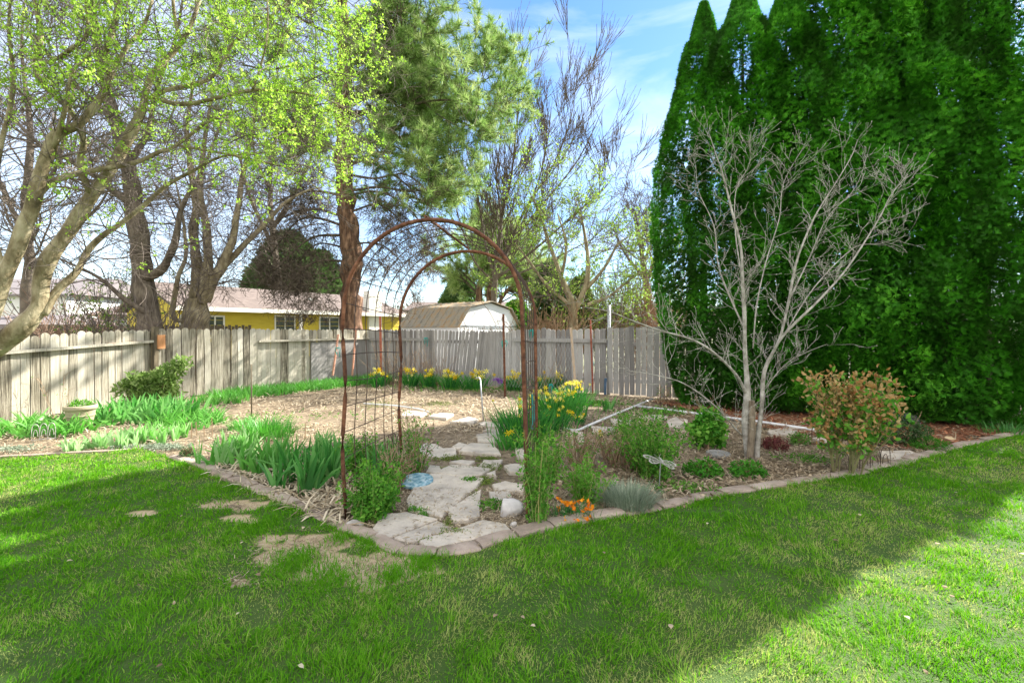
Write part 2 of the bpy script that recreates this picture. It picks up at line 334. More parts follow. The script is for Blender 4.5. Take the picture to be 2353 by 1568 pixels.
# ------------------------------------------------------------------ branching
def grow(mb, p, d, Ln, r, lvl, c, tips):
    n = 5; pts = [np.array(p, float)]; dd = np.array(d, float); dd /= np.linalg.norm(dd)
    for i in range(n-1):
        dd = dd+np.array([random.gauss(0, 1), random.gauss(0, 1), random.gauss(0, 1)])*c['wob']
        dd[2] += c['up']; dd /= np.linalg.norm(dd)
        pts.append(pts[-1]+dd*Ln/(n-1))
    r1 = r*c.get('taper', .55) if lvl > 0 else r*.35
    rad = np.linspace(r, max(r1, c['rmin']), n)
    mb.tube(pts, rad, 5 if r > .03 else (4 if r > .012 else 3))
    tips.append((pts[-1], dd.copy(), lvl)); tips.append((pts[3], dd.copy(), lvl))
    if lvl == 0: return
    k = c['kids'][lvl] if isinstance(c['kids'], (list, tuple)) else c['kids']
    for i in range(k):
        f = random.uniform(.25, 1.0) if i else 1.0
        x = f*(n-1); a = min(int(x), n-2); q = pts[a]+(pts[a+1]-pts[a])*(x-a)
        tdir = pts[a+1]-pts[a]; tdir = tdir/np.linalg.norm(tdir)
        s = np.cross(tdir, np.array([random.gauss(0, 1), random.gauss(0, 1), random.gauss(0, 1)])); s /= np.linalg.norm(s)+1e-9
        an = random.uniform(*c['ang'])*(.45 if i == 0 else 1)
        nd = tdir*math.cos(an)+s*math.sin(an)
        rr = (r+(r1-r)*f)*random.uniform(.5, .75)
        grow(mb, q, nd, Ln*random.uniform(*c['len']), max(rr, c['rmin']), lvl-1, c, tips)
def limb(mb, spec, k=4, sides=8):                  # spec: rows u, v, Y, radius
    w = np.array([[*P(u, v, Y), r] for u, v, Y, r in spec]); w = smooth_line(w, k)
    jit = (np.stack([vn(w[:, :3]*3, 1, 5), vn(w[:, :3]*3, 1, 6), vn(w[:, :3]*3, 1, 8)], -1)-.5)*w[:, 3:4]*.5
    rr = w[:, 3]*(1+.18*(vn(w[:, :3], 4, 9)-.5)*2)
    mb.tube(w[:, :3]+jit, rr, sides); return np.column_stack([w[:, :3]+jit, rr])
def sprout(mb, L_, n, Ln, c, lvl, tips, r0=.35, rmax=.03, f0=.15, bias=None, upd=.3):
    for _ in range(n):
        a = int(random.uniform(f0, 1)*(len(L_)-1)); a = min(a, len(L_)-2); t = random.random()
        q = L_[a]*(1-t)+L_[a+1]*t; td = L_[a+1, :3]-L_[a, :3]; td /= np.linalg.norm(td)+1e-9
        s = np.cross(td, np.array([random.gauss(0, 1) for _ in range(3)])); s /= np.linalg.norm(s)+1e-9
        d = td*random.uniform(.2, .9)+s+np.array([0, 0, upd])
        if bias is not None: d = d+np.array(bias)
        grow(mb, q[:3], d, Ln*random.uniform(.6, 1.3), min(q[3]*r0, rmax), lvl, c, tips)

# ================================================================== SETTING
def sheet(name, x0, x1, y0, y1, z, m, step=None, amp=0, sc=3, hole=None):
    mb = MB()
    nx = max(2, int((x1-x0)/(step or (x1-x0)))+1); ny = max(2, int((y1-y0)/(step or (y1-y0)))+1)
    X, Y = np.meshgrid(np.linspace(x0, x1, nx), np.linspace(y0, y1, ny)); v = np.stack([X.ravel(), Y.ravel(), np.full(X.size, float(z))], -1)
    if amp: v[:, 2] += (fbm(v, sc, 3)-.5)*amp
    i = np.arange(ny-1)[:, None]*nx+np.arange(nx-1)[None]; i = i.ravel()
    mb.add(v, quads=np.stack([i, i+1, i+nx+1, i+nx], -1))
    o = mb.obj(name, m, smooth=True); return tag(o, kind='structure')
sheet('ground', -900, 900, -300, 1500, -.06, M_ground)
sheet('soil', -13, 13, 3.0, 16, 0, M_soil, .06, .035, 2.5)
# edging line between lawn and bed (outer edge)
EDGE = [(2600, 960), (2440, 985), (2352, 1003), (2256, 1022), (2142, 1052), (2104, 1064), (1953, 1098), (1839, 1117), (1740, 1134), (1623, 1151), (1579, 1165), (1450, 1190), (1328, 1210), (1254, 1227), (1154, 1254), (1100, 1272), (1032, 1284), (970, 1285), (910, 1280), (870, 1263), (840, 1245), (790, 1228), (758, 1217), (684, 1180), (629, 1154), (547, 1121), (462, 1084), (405, 1062), (372, 1049)]
EDGEL = [(322, 1036), (240, 1042), (166, 1045), (80, 1051), (0, 1055), (-200, 1072), (-500, 1095)]
Ew = np.array([G(*e) for e in EDGE]); El = np.array([G(*e) for e in EDGEL])
lawn_poly = [tuple(p[:2]) for p in np.vstack([Ew, El])]+[(-12, 3.6), (-12, -4), (14, -4), (14, 8.3)]
# lawn sheet with bare patches
BARE = [(705, 1262, 95, 30), (800, 1312, 110, 40), (880, 1308, 70, 36), (740, 1250, 100, 22), (620, 1290, 50, 24), (552, 1343, 34, 13), (545, 1165, 75, 13), (560, 1195, 38, 9), (333, 1184, 34, 7), (650, 1240, 50, 10), (960, 1312, 45, 14), (830, 1345, 60, 14)]
def bare_amt(p):
    u = CU+FP*p[:, 0]/np.maximum(p[:, 1], .3); v = CV+FP*CH/np.maximum(p[:, 1], .3)
    b = np.zeros(len(p)); nn = fbm(p, 5, 31)-.5
    for (a, c, w, h) in BARE:
        d = np.hypot((u-a)/w, (v-c)/h)+nn*1.7+(fbm(p, 18, 35)-.5)*1.1; b = np.maximum(b, np.clip((1.15-d)/.3, 0, 1))
    return b
mb = MB(); st = .045
xs = np.arange(-8, 9.5, st); ys = np.arange(-1, 8.4, st); X, Y = np.meshgrid(xs, ys)
v = np.stack([X.ravel(), Y.ravel(), np.zeros(X.size)], -1); ins = inpoly(v[:, 0], v[:, 1], lawn_poly)
v[:, 2] = .022+(fbm(v, 1.5, 12)-.5)*.03; ba = bare_amt(v); v[:, 2] -= .012*ba
nx = len(xs); i = (np.arange(len(ys)-1)[:, None]*nx+np.arange(nx-1)[None]).ravel(); ok = ins[i] | ins[i+1] | ins[i+nx] | ins[i+nx+1]
i = i[ok]; dry = fbm(v, .9, 41)
tn = np.clip(.08+.35*(dry-.3), 0, .3); tn = tn*(1-ba)+.85*ba
lawn_h = v[:, 2].copy()
mb.add(v, quads=np.stack([i, i+1, i+nx+1, i+nx], -1), tint=tn)
mb.add([(-60, -40, .01), (60, -40, .01), (60, -1, .01), (-60, -1, .01)], quads=[(0, 1, 2, 3)], tint=.2)
tag(mb.obj('lawn', M_lawn, smooth=True), kind='structure')
def lawn_z(p):
    ix = np.clip(((p[:, 0]-xs[0])/st).astype(int), 0, nx-1); iy = np.clip(((p[:, 1]-ys[0])/st).astype(int), 0, len(ys)-1)
    return lawn_h[iy*nx+ix]
# grass blades
def grass():
    mb = MB()
    for (y0, y1, dens, w, h) in ((1.25, 2.4, 10500, .0046, .036), (2.4, 3.4, 8200, .0055, .036), (3.4, 4.8, 5200, .007, .036), (4.8, 8.2, 3000, .011, .038)):
        x0, x1 = -1.35*y1-.3, 1.35*y1+.3; n = int((x1-x0)*(y1-y0)*dens)
        p = np.stack([R.uniform(x0, x1, n), R.uniform(y0, y1, n), np.zeros(n)], -1)
        p = p[(np.abs(p[:, 0]) < 1.2*p[:, 1]+.5) & inpoly(p[:, 0], p[:, 1], lawn_poly)]
        b = bare_amt(p); cl = fbm(p, 7, 51); k = (R.random(len(p)) > b*1.02) & (R.random(len(p)) < .35+1.2*cl)
        p = p[k]; cl = cl[k]; n = len(p)
        big = fbm(p, 1.1, 71); sm = fbm(p, 9, 77)
        p[:, 2] = lawn_z(p)-.004
        dry = (R.random(n) < np.clip((big-.45)*2.2+(sm-.5)*2.0+.28, .05, .85))
        tint = np.where(dry, R.uniform(0, .22, n), np.clip(R.normal(.64, .2, n)+(.5-big)*.6, .3, 1))
        hh = h*(.25+1.5*cl**1.3)*R.uniform(.6, 1.35, n)*np.where(dry, .8, 1.0)
        wind = fbm(p, 3, 88)*12
        blades(mb, p, wind+R.normal(0, 1.1, n), hh*np.where(dry, 1.0, 1.3), w*R.uniform(.7, 1.25, n)*np.where(dry, .75, 1.1), np.clip(R.normal(.75, .35, n), .05, 1.6), 2, tint, face=R.uniform(0, 3.14, n))
    # tufts creeping over the edging and into the bare patch
    tuft = [(*p, .06) for p in []]
    q = []
    for a in range(len(Ew)-1):
        d = Ew[a+1]-Ew[a]; L_ = np.linalg.norm(d); m = int(L_*320)
        t = R.random(m)[:, None]; off = nrm(np.array([[d[1], -d[0], 0]]))
        pp = Ew[a]+d*t-off*R.normal(.015, .022, m)[:, None]*1
        q.append(pp[fbm(pp, 4, 19) > .5])
    q = np.concatenate(q); q[:, 2] = .015
    blades(mb, q, R.uniform(0, 6.28, len(q)), R.uniform(.04, .085, len(q)), .006, R.uniform(.3, 1.2, len(q)), 2, R.uniform(.4, .9, len(q)), face=R.uniform(0, 3.14, len(q)))
    for (u, v_, w, n) in ((790, 1235, 30, 400), (845, 1262, 26, 450), (660, 1310, 50, 900), (905, 1330, 22, 200), (740, 1350, 60, 900), (975, 1300, 30, 400), (700, 1285, 12, 60), (860, 1390, 120, 1600), (450, 1100, 25, 260), (500, 1130, 40, 500), (600, 1215, 50, 600)):
        c = G(u, v_); s = w*c[1]/FP
        pp = c+np.stack([R.normal(0, s*.6, n), R.normal(0, s*.9, n), np.zeros(n)], -1); pp[:, 2] = .012
        pp = pp[inpoly(pp[:, 0], pp[:, 1], lawn_poly)]
        n = len(pp); blades(mb, pp, R.uniform(0, 6.28, n), R.uniform(.035, .085, n), .0055, R.uniform(.3, 1.3, n), 2, R.uniform(.5, .95, n), face=R.uniform(0, 3.14, n))
    tag(mb.obj('grass', M_grass), 'short spring lawn grass, green mixed with straw coloured blades', 'grass', kind='stuff')
grass()
mb = MB()
for (u, v_, w, h_) in BARE[:7]:
    n = int(w*7); q = np.stack([u+R.normal(0, w*.6, n), v_+R.normal(0, h_*.65, n)], -1); Yq = CH*FP/(q[:, 1]-CV); pq = np.stack([(q[:, 0]-CU)/FP*Yq, Yq, 0*Yq], -1)
    pq = pq[inpoly(pq[:, 0], pq[:, 1], lawn_poly)]; pq[:, 2] = lawn_z(pq)+.004
    scatter(mb, ([(0, .06, 0), (0, -.06, 0), (1, -.04, 0), (1, .04, 0)], [(0, 1, 2, 3)]), pq, np.column_stack([R.normal(size=(len(pq), 2)), R.normal(0, .15, len(pq))]), R.uniform(.012, .04, len(pq)), upbias=.8)
tag(mb.obj('dry_clippings', M_litter), 'dry grass clippings strewn over the bare sandy patch', 'clippings', kind='stuff')

# ---------------------------------------------------------------- dry litter in the bed
def litter():
    bed = [tuple(p[:2]) for p in np.vstack([Ew, El])]+[(-9.5, 5.2), (-8.3, 7.2), (-7.5, 9.6), (-4.4, 13.9), (3.5, 9.8), (10, 6.6)]
    mb = MB(); T = ([(0, .5, 0), (0, -.5, 0), (.5, -.5, .12), (.5, .5, .12), (1, .1, -.02), (1, -.1, -.02)], [(0, 1, 2), (0, 2, 3), (3, 2, 5), (3, 5, 4)])
    def put(n, box, ln, wd, tint, dens=None, z=.02):
        x0, x1, y0, y1 = box
        p = np.stack([R.uniform(x0, x1, n), R.uniform(y0, y1, n), np.zeros(n)], -1); p = p[inpoly(p[:, 0], p[:, 1], bed)]
        if dens is not None: p = p[R.random(len(p)) < dens(p)]
        p[:, 2] = z+R.uniform(-.008, .02, len(p)); n = len(p)
        l = R.uniform(*ln, n); w = R.uniform(*wd, n)
        D = np.stack([R.normal(size=n), R.normal(size=n), R.normal(0, .22, n)], -1)
        Rm = rots(D, upbias=.8); tv = np.array(T[0])
        v = np.stack([tv[None, :, 0]*l[:, None], tv[None, :, 1]*w[:, None], tv[None, :, 2]*l[:, None]], -1)
        v = np.einsum('nij,nkj->nki', Rm, v)+p[:, None]
        f = (np.arange(n)*6)[:, None, None]+np.array(T[1])[None]
        tt = np.clip(R.normal(tint, .2, n), 0, 1)
        mb.add(v.reshape(-1, 3), tris=f.reshape(-1, 3), tint=np.repeat(tt, 6))
    put(36000, (-9, 9, 3.2, 7.2), (.02, .07), (.005, .012), .45, lambda p: np.where((p[:, 1] < 5.8) & (p[:, 0] > -1.25) & (p[:, 0] < .15), .25, .9))
    put(42000, (-8.5, 6, 6.0, 13.8), (.04, .13), (.009, .02), (.64), lambda p: np.clip(fbm(p, 1.6, 5)*3.2-1.05, .06, 1))
    put(2600, (-3.2, -1.2, 3.3, 5.0), (.07, .2), (.008, .018), .72, z=.03)
    put(1500, (.2, 4.5, 3.5, 5.0), (.03, .07), (.02, .035), .35, z=.03); put(9000, (.2, 5.5, 3.5, 6.0), (.04, .12), (.004, .009), .5, z=.025)
    put(2500, (1, 8, 4.5, 8), (.03, .06), (.02, .035), .3)
    put(5000, (-1.2, .6, 3.0, 4.2), (.015, .05), (.004, .008), .6)
    tag(mb.obj('leaf_litter', M_litter), 'pale dry straw, stems and fallen leaves covering the garden bed', 'litter', kind='stuff')
litter()
# bark mulch under the hedge
mb = MB(); bp = [G(1490, 925), G(1600, 948), G(1760, 990), G(1910, 1008), G(2050, 1035), G(2150, 1040), G(2250, 1015), G(2380, 990), np.array([9.5, 6.6, 0]), np.array([8.3, 7.5, 0]), np.array([3.6, 9.7, 0])]
xx = np.arange(1.5, 10, .08); yy = np.arange(5, 10.2, .08); X, Y = np.meshgrid(xx, yy); v = np.stack([X.ravel(), Y.ravel(), np.zeros(X.size)], -1)
v[:, 2] = .03+(fbm(v, 6, 4)-.5)*.03; ins = inpoly(v[:, 0]+(fbm(v, 3, 2)-.5)*.4, v[:, 1]+(fbm(v, 3, 9)-.5)*.4, [tuple(b[:2]) for b in bp]); n_ = len(xx)
i = (np.arange(len(yy)-1)[:, None]*n_+np.arange(n_-1)[None]).ravel(); i = i[ins[i] & ins[i+1] & ins[i+n_] & ins[i+n_+1]]
mb.add(v, quads=np.stack([i, i+1, i+n_+1, i+n_], -1))
tag(mb.obj('bark_mulch', M_bark_mulch, smooth=True), kind='structure')
mb = MB(); p = np.stack([R.uniform(2, 9.5, 9000), R.uniform(5.3, 9.6, 9000), np.full(9000, .045)], -1); p = p[inpoly(p[:, 0], p[:, 1], [tuple(b[:2]) for b in bp])]
scatter(mb, ([(0, .2, 0), (0, -.2, 0), (1, -.15, 0), (1, .15, 0)], [(0, 1, 2, 3)]), p, np.stack([R.normal(size=len(p)), R.normal(size=len(p)), R.normal(0, .25, len(p))], -1), R.uniform(.03, .07, len(p)), upbias=.8)
tag(mb.obj('bark_chips', mat('red_bark_chip', [(0, (.12, .04, .02)), (.6, (.34, .13, .06)), (1, (.5, .3, .18))], attr=.9)), 'reddish bark chips spread under the evergreen hedge', 'bark chips', kind='stuff')

# ---------------------------------------------------------------- edging blocks
ORD = ['first', 'second', 'third', 'fourth', 'fifth', 'sixth', 'seventh', 'eighth', 'ninth', 'tenth', 'eleventh', 'twelfth', 'thirteenth', 'fourteenth', 'fifteenth', 'sixteenth', 'seventeenth', 'eighteenth', 'nineteenth', 'twentieth', 'twenty-first', 'twenty-second', 'twenty-third', 'twenty-fourth', 'twenty-fifth', 'twenty-sixth', 'twenty-seventh', 'twenty-eighth', 'twenty-ninth', 'thirtieth']
def edging():
    C_ = smooth_line(Ew, 6); s = np.concatenate([[0], np.cumsum(np.linalg.norm(np.diff(C_, axis=0), axis=1))])
    s0 = s[np.argmin(np.abs(C_[:, 0]-G(1000, 1285)[0])+np.abs(C_[:, 1]-G(1000, 1285)[1]))]
    def at(d):
        p = np.array([np.interp(d, s, C_[:, k]) for k in range(3)]); q = np.array([np.interp(d+.05, s, C_[:, k]) for k in range(3)]); t = nrm((q-p)[None])[0]
        return p, np.array([t[1], -t[0], 0])*1.0
    # inward normal: towards the bed
    def block(a, b, label):
        mb = MB(); w = .125+R.uniform(-.01, .01); h = .048+R.uniform(-.008, .01); dz = R.uniform(-.006, .006); n = 7; rows = []
        sk = R.normal(0, .008)
        for k in range(n):
            p, nn = at(a+.006+(b-a-.012)*k/(n-1)); inn = -nn if (p+nn*.5)[1] < p[1] else nn
            if inpoly(np.array([(p+inn*.15)[0]]), np.array([(p+inn*.15)[1]]), lawn_poly)[0]: inn = -inn
            p = p+inn*sk
            e = .012 if k in (0, n-1) else 0
            j = R.normal(0, .003, 4)
            prof = [(0+j[0], -.03), (j[0], h-.014), (.012+e*.4, h-e*.5), (w*.5, h+.004-e*.5), (w-.012-e*.4, h-e*.5), (w+j[1], h-.014), (w+j[1], -.03)]
            rows.append([p+inn*x+np.array([0, 0, z+dz]) for x, z in prof])
        m = 7; v = np.array(rows).reshape(-1, 3); q = [(k*m+j, k*m+j+1, (k+1)*m+j+1, (k+1)*m+j) for k in range(n-1) for j in range(m-1)]
        mb.add(v, quads=q, ngons=[list(range(m-1, -1, -1)), [(n-1)*m+j for j in range(m)]], tint=R.random())
        o = mb.obj('edging_block', M_edge, loc=[*v.mean(0)[:2], 0]); tag(o, label, 'edging block', 'curved row of concrete edging blocks between lawn and bed')
    d = s0; i = 0
    while d < s[-1]-.2:                            # towards the left lawn corner
        l = R.uniform(.27, .33) if i < 3 else R.uniform(.29, .40)
        block(d, min(d+l, s[-1]), 'pinkish grey edging block, %s to the left of the front middle of the arch path' % ORD[min(i, 29)]); d += l; i += 1
    d = s0; i = 0
    while d > .5 and i < 30:
        l = R.uniform(.29, .38)*(1.2 if i > 6 else 1)
        block(max(d-l, 0), d, 'pinkish grey edging block, %s to the right of the front middle of the arch path' % ORD[min(i, 29)]); d -= l; i += 1
edging()
# thin concrete strip beside the left lawn
mb = MB(); s_ = smooth_line(El[:6], 4)
for a in range(len(s_)-1):
    d = s_[a+1]-s_[a]; nn = nrm(np.array([[-d[1], d[0], 0]]))[0]; nn = nn if nn[1] > 0 else -nn
    mb.box(s_[a]+np.array([0, 0, -.03]), d*.985, nn*.06, (0, 0, .065))
tag(mb.obj('garden_edging', M_edge), 'low narrow edging strip between the left lawn and the fence bed', 'edging')

# ---------------------------------------------------------------- flagstones
def c8(x, y): return (773+x*.2739, 859+y*.2739)
def c4(x, y): return (1460+x*.3835, 601+y*.3835)
def c7(x, y): return (902+x*.3287, 558+y*.3287)
FL = [('largest flagstone in the middle of the path inside the arch', [(790, 870), (1000, 880), (1220, 905), (1170, 965), (1050, 1060), (940, 1160), (890, 1215), (760, 1190), (622, 1165), (600, 1080), (680, 950)], c8),
 ('tall pointed flagstone right of the largest one', [(1205, 1005), (1195, 1210), (1120, 1245), (990, 1255), (940, 1172), (1000, 1120), (1070, 1080)], c8),
 ('front left flagstone behind the curved edging', [(430, 1215), (580, 1195), (830, 1252), (640, 1330), (420, 1412), (280, 1370), (330, 1290)], c8),
 ('yellowish narrow flagstone between the two front slabs', [(838, 1268), (990, 1330), (860, 1370), (730, 1420), (620, 1440), (500, 1405), (640, 1345)], c8),
 ('long front flagstone along the curved edging', [(720, 1440), (900, 1375), (1080, 1310), (1220, 1255), (1400, 1290), (1450, 1345), (1280, 1385), (1090, 1430), (850, 1492), (760, 1490)], c8),
 ('wide flat flagstone just behind the largest one', [(850, 862), (900, 820), (960, 788), (1120, 795), (1290, 815), (1210, 868), (1090, 885), (960, 876)], c8),
 ('small broken flagstone touching the blue plate', [(755, 840), (775, 790), (870, 800), (885, 832), (840, 862)], c8),
 ('rounded pale flagstone left of the path bend', [(770, 705), (850, 650), (990, 645), (1005, 700), (880, 727)], c8),
 ('leftmost flagstone beside the dry stems', [(640, 650), (750, 603), (830, 610), (890, 645), (775, 690), (690, 687)], c8),
 ('little diamond shaped flagstone at the path bend', [(970, 630), (1020, 594), (1100, 610), (1030, 645)], c8),
 ('wide trapezoid flagstone at the path bend', [(1030, 668), (1070, 630), (1130, 600), (1300, 605), (1340, 640), (1372, 692), (1200, 684)], c8),
 ('flagstone left of the daffodil clump', [(1180, 525), (1340, 500), (1402, 485), (1410, 560), (1340, 590), (1195, 585)], c8),
 ('thin flagstone sliver left of the daffodils', [(1230, 492), (1270, 473), (1380, 478), (1330, 498)], c8),
 ('pale sunlit flagstone near the metal stake foot', [(1190, 432), (1250, 413), (1400, 440), (1370, 462), (1230, 452)], c8),
 ('sunlit flagstone left of the metal stake', [(960, 420), (1110, 375), (1190, 395), (1150, 427)], c8),
 ('sunlit flagstone beyond the dry perennials', [(770, 365), (870, 343), (980, 350), (920, 387)], c8),
 ('farthest sunlit flagstone behind the left arch leg', [(550, 350), (600, 320), (760, 340), (700, 367), (560, 367)], c8),
 ('small reddish tinged flagstone behind the wide slab', [(1190, 790), (1240, 745), (1390, 745), (1340, 802)], c8),
 ('uneven flagstone touching the right arch leg', [(1400, 790), (1500, 772), (1590, 790), (1580, 842), (1450, 842)], c8),
 ('dusty flagstone left of the right arch leg', [(1310, 950), (1420, 925), (1560, 955), (1560, 1000), (1330, 1002)], c8),
 ('dusty flagstone behind the white boulder', [(1280, 1015), (1450, 1006), (1460, 1050), (1360, 1082), (1290, 1070)], c8),
 ('tiny flagstone chip in the moss', [(1260, 862), (1330, 832), (1335, 882)], c8),
 ('thin buried flagstone behind the wide slab', [(950, 762), (1040, 745), (1160, 750), (1100, 785)], c8),
 ('flagstone between the two right arch legs', [(1500, 640), (1592, 640), (1592, 740), (1510, 710)], c8),
 ('flagstone left of the green hydrangea bush', [(190, 965), (240, 945), (310, 960), (300, 1005), (205, 1005)], c4),
 ('grey flagstone behind the plum coloured plant', [(790, 1028), (900, 1005), (965, 1012), (970, 1042), (820, 1048)], c4),
 ('flagstone under the scrolled wire hoop', [(1060, 1070), (1190, 1063), (1225, 1098), (1110, 1095)], c4),
 ('bluish flagstone right of the bronzed shrub', [(1455, 1150), (1640, 1150), (1682, 1170), (1550, 1203), (1480, 1182)], c4),
 ('rounded flagstone by the white pipe corner', [(20, 942), (130, 925), (190, 940), (150, 957)], c4),
 ('flagstone right of the right arch legs', [(1240, 1335), (1330, 1340), (1335, 1420), (1250, 1432)], c7),
 ('flagstone beside the white pipe', [(1520, 1240), (1670, 1250), (1660, 1282), (1550, 1292)], c7),
 ('flagstone in front of the white pipe bend', [(1390, 1292), (1560, 1302), (1520, 1338), (1400, 1332)], c7)]
for lab, pl, f in FL:
    w = np.array([G(*f(*p)) for p in pl]); n = len(w); o_ = []
    for i in range(n):
        a, b = w[i], w[(i+1) % n]; m = max(2, int(np.linalg.norm(b-a)/.05))
        for k in range(m): o_.append(a+(b-a)*k/m)
    o_ = np.array(o_); c = o_.mean(0); o_ = c+(o_-c)*1.045+(np.stack([vn(o_, 9, 3), vn(o_, 9, 4), .5+0*o_[:, 0]], -1)-.5)*np.array([.022, .022, 0])
    z = .034+R.uniform(0, .008); tl = R.normal(0, .012, 2); m = len(o_)
    top = o_.copy(); top[:, 2] = z+((o_-c)[:, :2] @ tl); inn = c+(top-c)*(1-.007/np.maximum(np.linalg.norm(o_-c, axis=1), .05))[:, None]; inn[:, 2] = top[:, 2]
    mid = top.copy(); mid[:, 2] -= .010; bot = mid.copy(); bot[:, 2] = -.02
    V = np.vstack([bot, mid, inn]); q = []
    for r_ in (0, 1): q += [(r_*m+i, r_*m+(i+1) % m, (r_+1)*m+(i+1) % m, (r_+1)*m+i) for i in range(m)]
    mb = MB(); mb.add(V, quads=q, ngons=[[2*m+i for i in range(m)]])
    tag(mb.obj('flagstone', M_flag, loc=[c[0], c[1], 0]), lab, 'flagstone', 'flagstones of the garden path')
# rocks
def rock(u, v, wpx, hpx, lab, m=M_rock, seed=1, name='rock', flat=1):
    c = G(u, v); s = c[1]/FP; r = np.array([wpx*s/2, wpx*s*.42*flat, hpx*s*.62]); mb = MB(); vs = []; nu, nv = 22, 13
    for j in range(nv+1):
        for i in range(nu):
            th = math.pi*j/nv; ph = 2*math.pi*i/nu; vs.append((math.sin(th)*math.cos(ph), math.sin(th)*math.sin(ph), math.cos(th)))
    vs = np.array(vs); d = .8+.45*fbm(vs+seed*7, 1.3, seed, 4); vs = vs*d[:, None]
    for k in range(9):
        nn = nrm(R.normal(size=(1, 3)))[0]; dd = vs @ nn; ex = np.maximum(dd-.5, 0); vs = vs-ex[:, None]*nn*.85
    vs = vs*r+c+np.array([0, r[1]*.7, r[2]*.45])
    q = [(j*nu+i, (j+1)*nu+i, (j+1)*nu+(i+1) % nu, j*nu+(i+1) % nu) for j in range(nv) for i in range(nu)]
    mb.add(vs, quads=q); tag(mb.obj(name, m, loc=[c[0], c[1]+r[1]*.7, 0], smooth=True), lab, 'rock')
M_wrock = mat('white_boulder', [(.3, (.38, .36, .35)), (.5, (.58, .55, .53)), (.75, (.72, .7, .67))], scale=5, bump=.8, bscale=14)
rock(1168, 1192, 68, 46, 'whitish angular boulder left of the right arch leg', M_wrock, 2)
rock(1178, 1215, 22, 22, 'small grey stone in front of the white boulder', M_rock, 5)
rock(809, 1220, 42, 24, 'flat grey rock at the foot of the left arch leg', M_rock, 3)
M_drock = mat('dark_rock', [(.3, (.07, .06, .06)), (.7, (.2, .18, .17))], scale=6, bump=.6)
rock(950, 1080, 62, 34, 'dark rock behind the blue plate beside the path', M_drock, 4)
rock(2192, 1016, 28, 15, 'sandy yellow stone on the bark mulch under the hedge', mat('sandy_stone', [(.3, (.5, .36, .2)), (.7, (.62, .48, .3))], bump=.3), 6)
rock(1368, 1198, 30, 12, 'small flat stone under the orange flowers', M_rock, 8)

# ---------------------------------------------------------------- fences
P0, P1, P2 = np.array([-8.08, 7.15, 0]), np.array([-7.48, 9.6, 0]), np.array([-4.41, 14.0, 0])
P3, P4 = np.array([3.51, 9.8, 0]), np.array([12.6, 5.1, 0])
Pm = P0+(P0-P1)*1.2
def ray_line(u, A, B):                             # point of line AB in column u
    k = (u-CU)/FP; d = B-A; t = (k*A[1]-A[0])/(d[0]-k*d[1]); return A+d*t, t
def board(mb, p, d, nrm_, w, h, th, lean=0, tint=.5, z0=.03, shape='dog', bow=0, twist=0):
    # board standing at p, width along d, thickness along the normal
    up = np.array([0, 0, 1.0])+d*lean
    if shape == 'dog': top = [(0, h-.035), (.025, h-.008), (w*.5, h+.004), (w-.025, h-.008), (w, h-.035)]
    elif shape == 'round': top = [(0, h-.05), (w*.15, h-.018), (w*.5, h), (w*.85, h-.018), (w, h-.05)]
    else: top = [(0, h-.003), (w*.5, h), (w, h+.003)]
    nz_ = 5; left = [(bow*math.sin(math.pi*k/nz_), z0+(h-.06-z0)*k/nz_) for k in range(nz_+1)]
    out = left+top[0:]+[(w+bow*.8*math.sin(math.pi*k/nz_), z0+(h-.06-z0)*k/nz_) for k in range(nz_, -1, -1)]
    a = np.array([p+d*x+up*z-np.array([0, 0, 0]) + nrm_*(twist*(x/w-.5)) for x, z in out]); b = a+nrm_*th; m = len(out)
    mb.add(np.vstack([a, b]), quads=[(i, (i+1) % m, m+(i+1) % m, m+i) for i in range(m)], ngons=[list(range(m-1, -1, -1)), [m+i for i in range(m)]], tint=tint)
def panel(A, B, hA, hB, nn, par, m, w=.14, gap=.006, shape='dog', lean=0, jit=.012, off=0, th=.018, warp=.0):
    mb = MB(); d = (B-A); L_ = np.linalg.norm(d); d = d/L_; x = 0
    while x < L_-.02:
        ww = min(w*R.uniform(.86, 1.08), L_-x); t = x/L_
        h = hA+(hB-hA)*t+R.normal(0, jit)
        lw = lean(t) if callable(lean) else lean
        board(mb, A+d*x+nn*(off+R.uniform(-.004, .004)), d, nn, ww-gap, h, th, lw+R.normal(0, .006), R.random(), z0=R.uniform(.0, .05), shape=shape, bow=R.normal(0, warp), twist=R.normal(0, .012))
        x += ww+(R.uniform(0, .01) if R.random() < .2 else 0)
    return mb.obj('board_panel', m, par)
def nyard(A, B):
    d = nrm((B-A)[None])[0]; n = np.array([d[1], -d[0], 0]); return n if n[1] < 0 or abs(n[1]) < 1e-6 else -n
# left fence
f1 = thing('wooden_fence', (P0+P1)/2, 'beige weathered board fence at far left behind the planter pot', 'fence', 'board fences round the garden')
n1 = nyard(P0, P1)
if n1[0] < 0: n1 = -n1
panel(Pm, P1, 1.29, 1.51, n1, f1, M_fence, w=.13, shape='round', warp=.003)
def rail(A, B, zA, zB, nn, par, m, w=.045, h=.085, name='rail'):
    mb = MB(); d = B-A; d2 = d+np.array([0, 0, zB-zA]); mb.box(A+np.array([0, 0, zA])+nn*.022, d2, nn*w, (0, 0, h), tint=.6); return mb.obj(name, m, par)
rail(Pm, P1, .95, 1.245, n1, f1, M_fence, w=.09, h=.045)
mb = MB(); q_, _ = ray_line(240, P0, P1); mb.box(q_+n1*.03+np.array([0, 0, 1.222]), (P1-q_)+np.array([0, 0, .045]), n1*.07, (0, 0, .02), tint=.8); mb.obj('rail', M_beige, f1)
rail(Pm, P1, .25, .25, -n1, f1, M_fence)
pp = thing('fence_post', P1, 'dark square fence post with an orange cedar block nailed on', 'post')
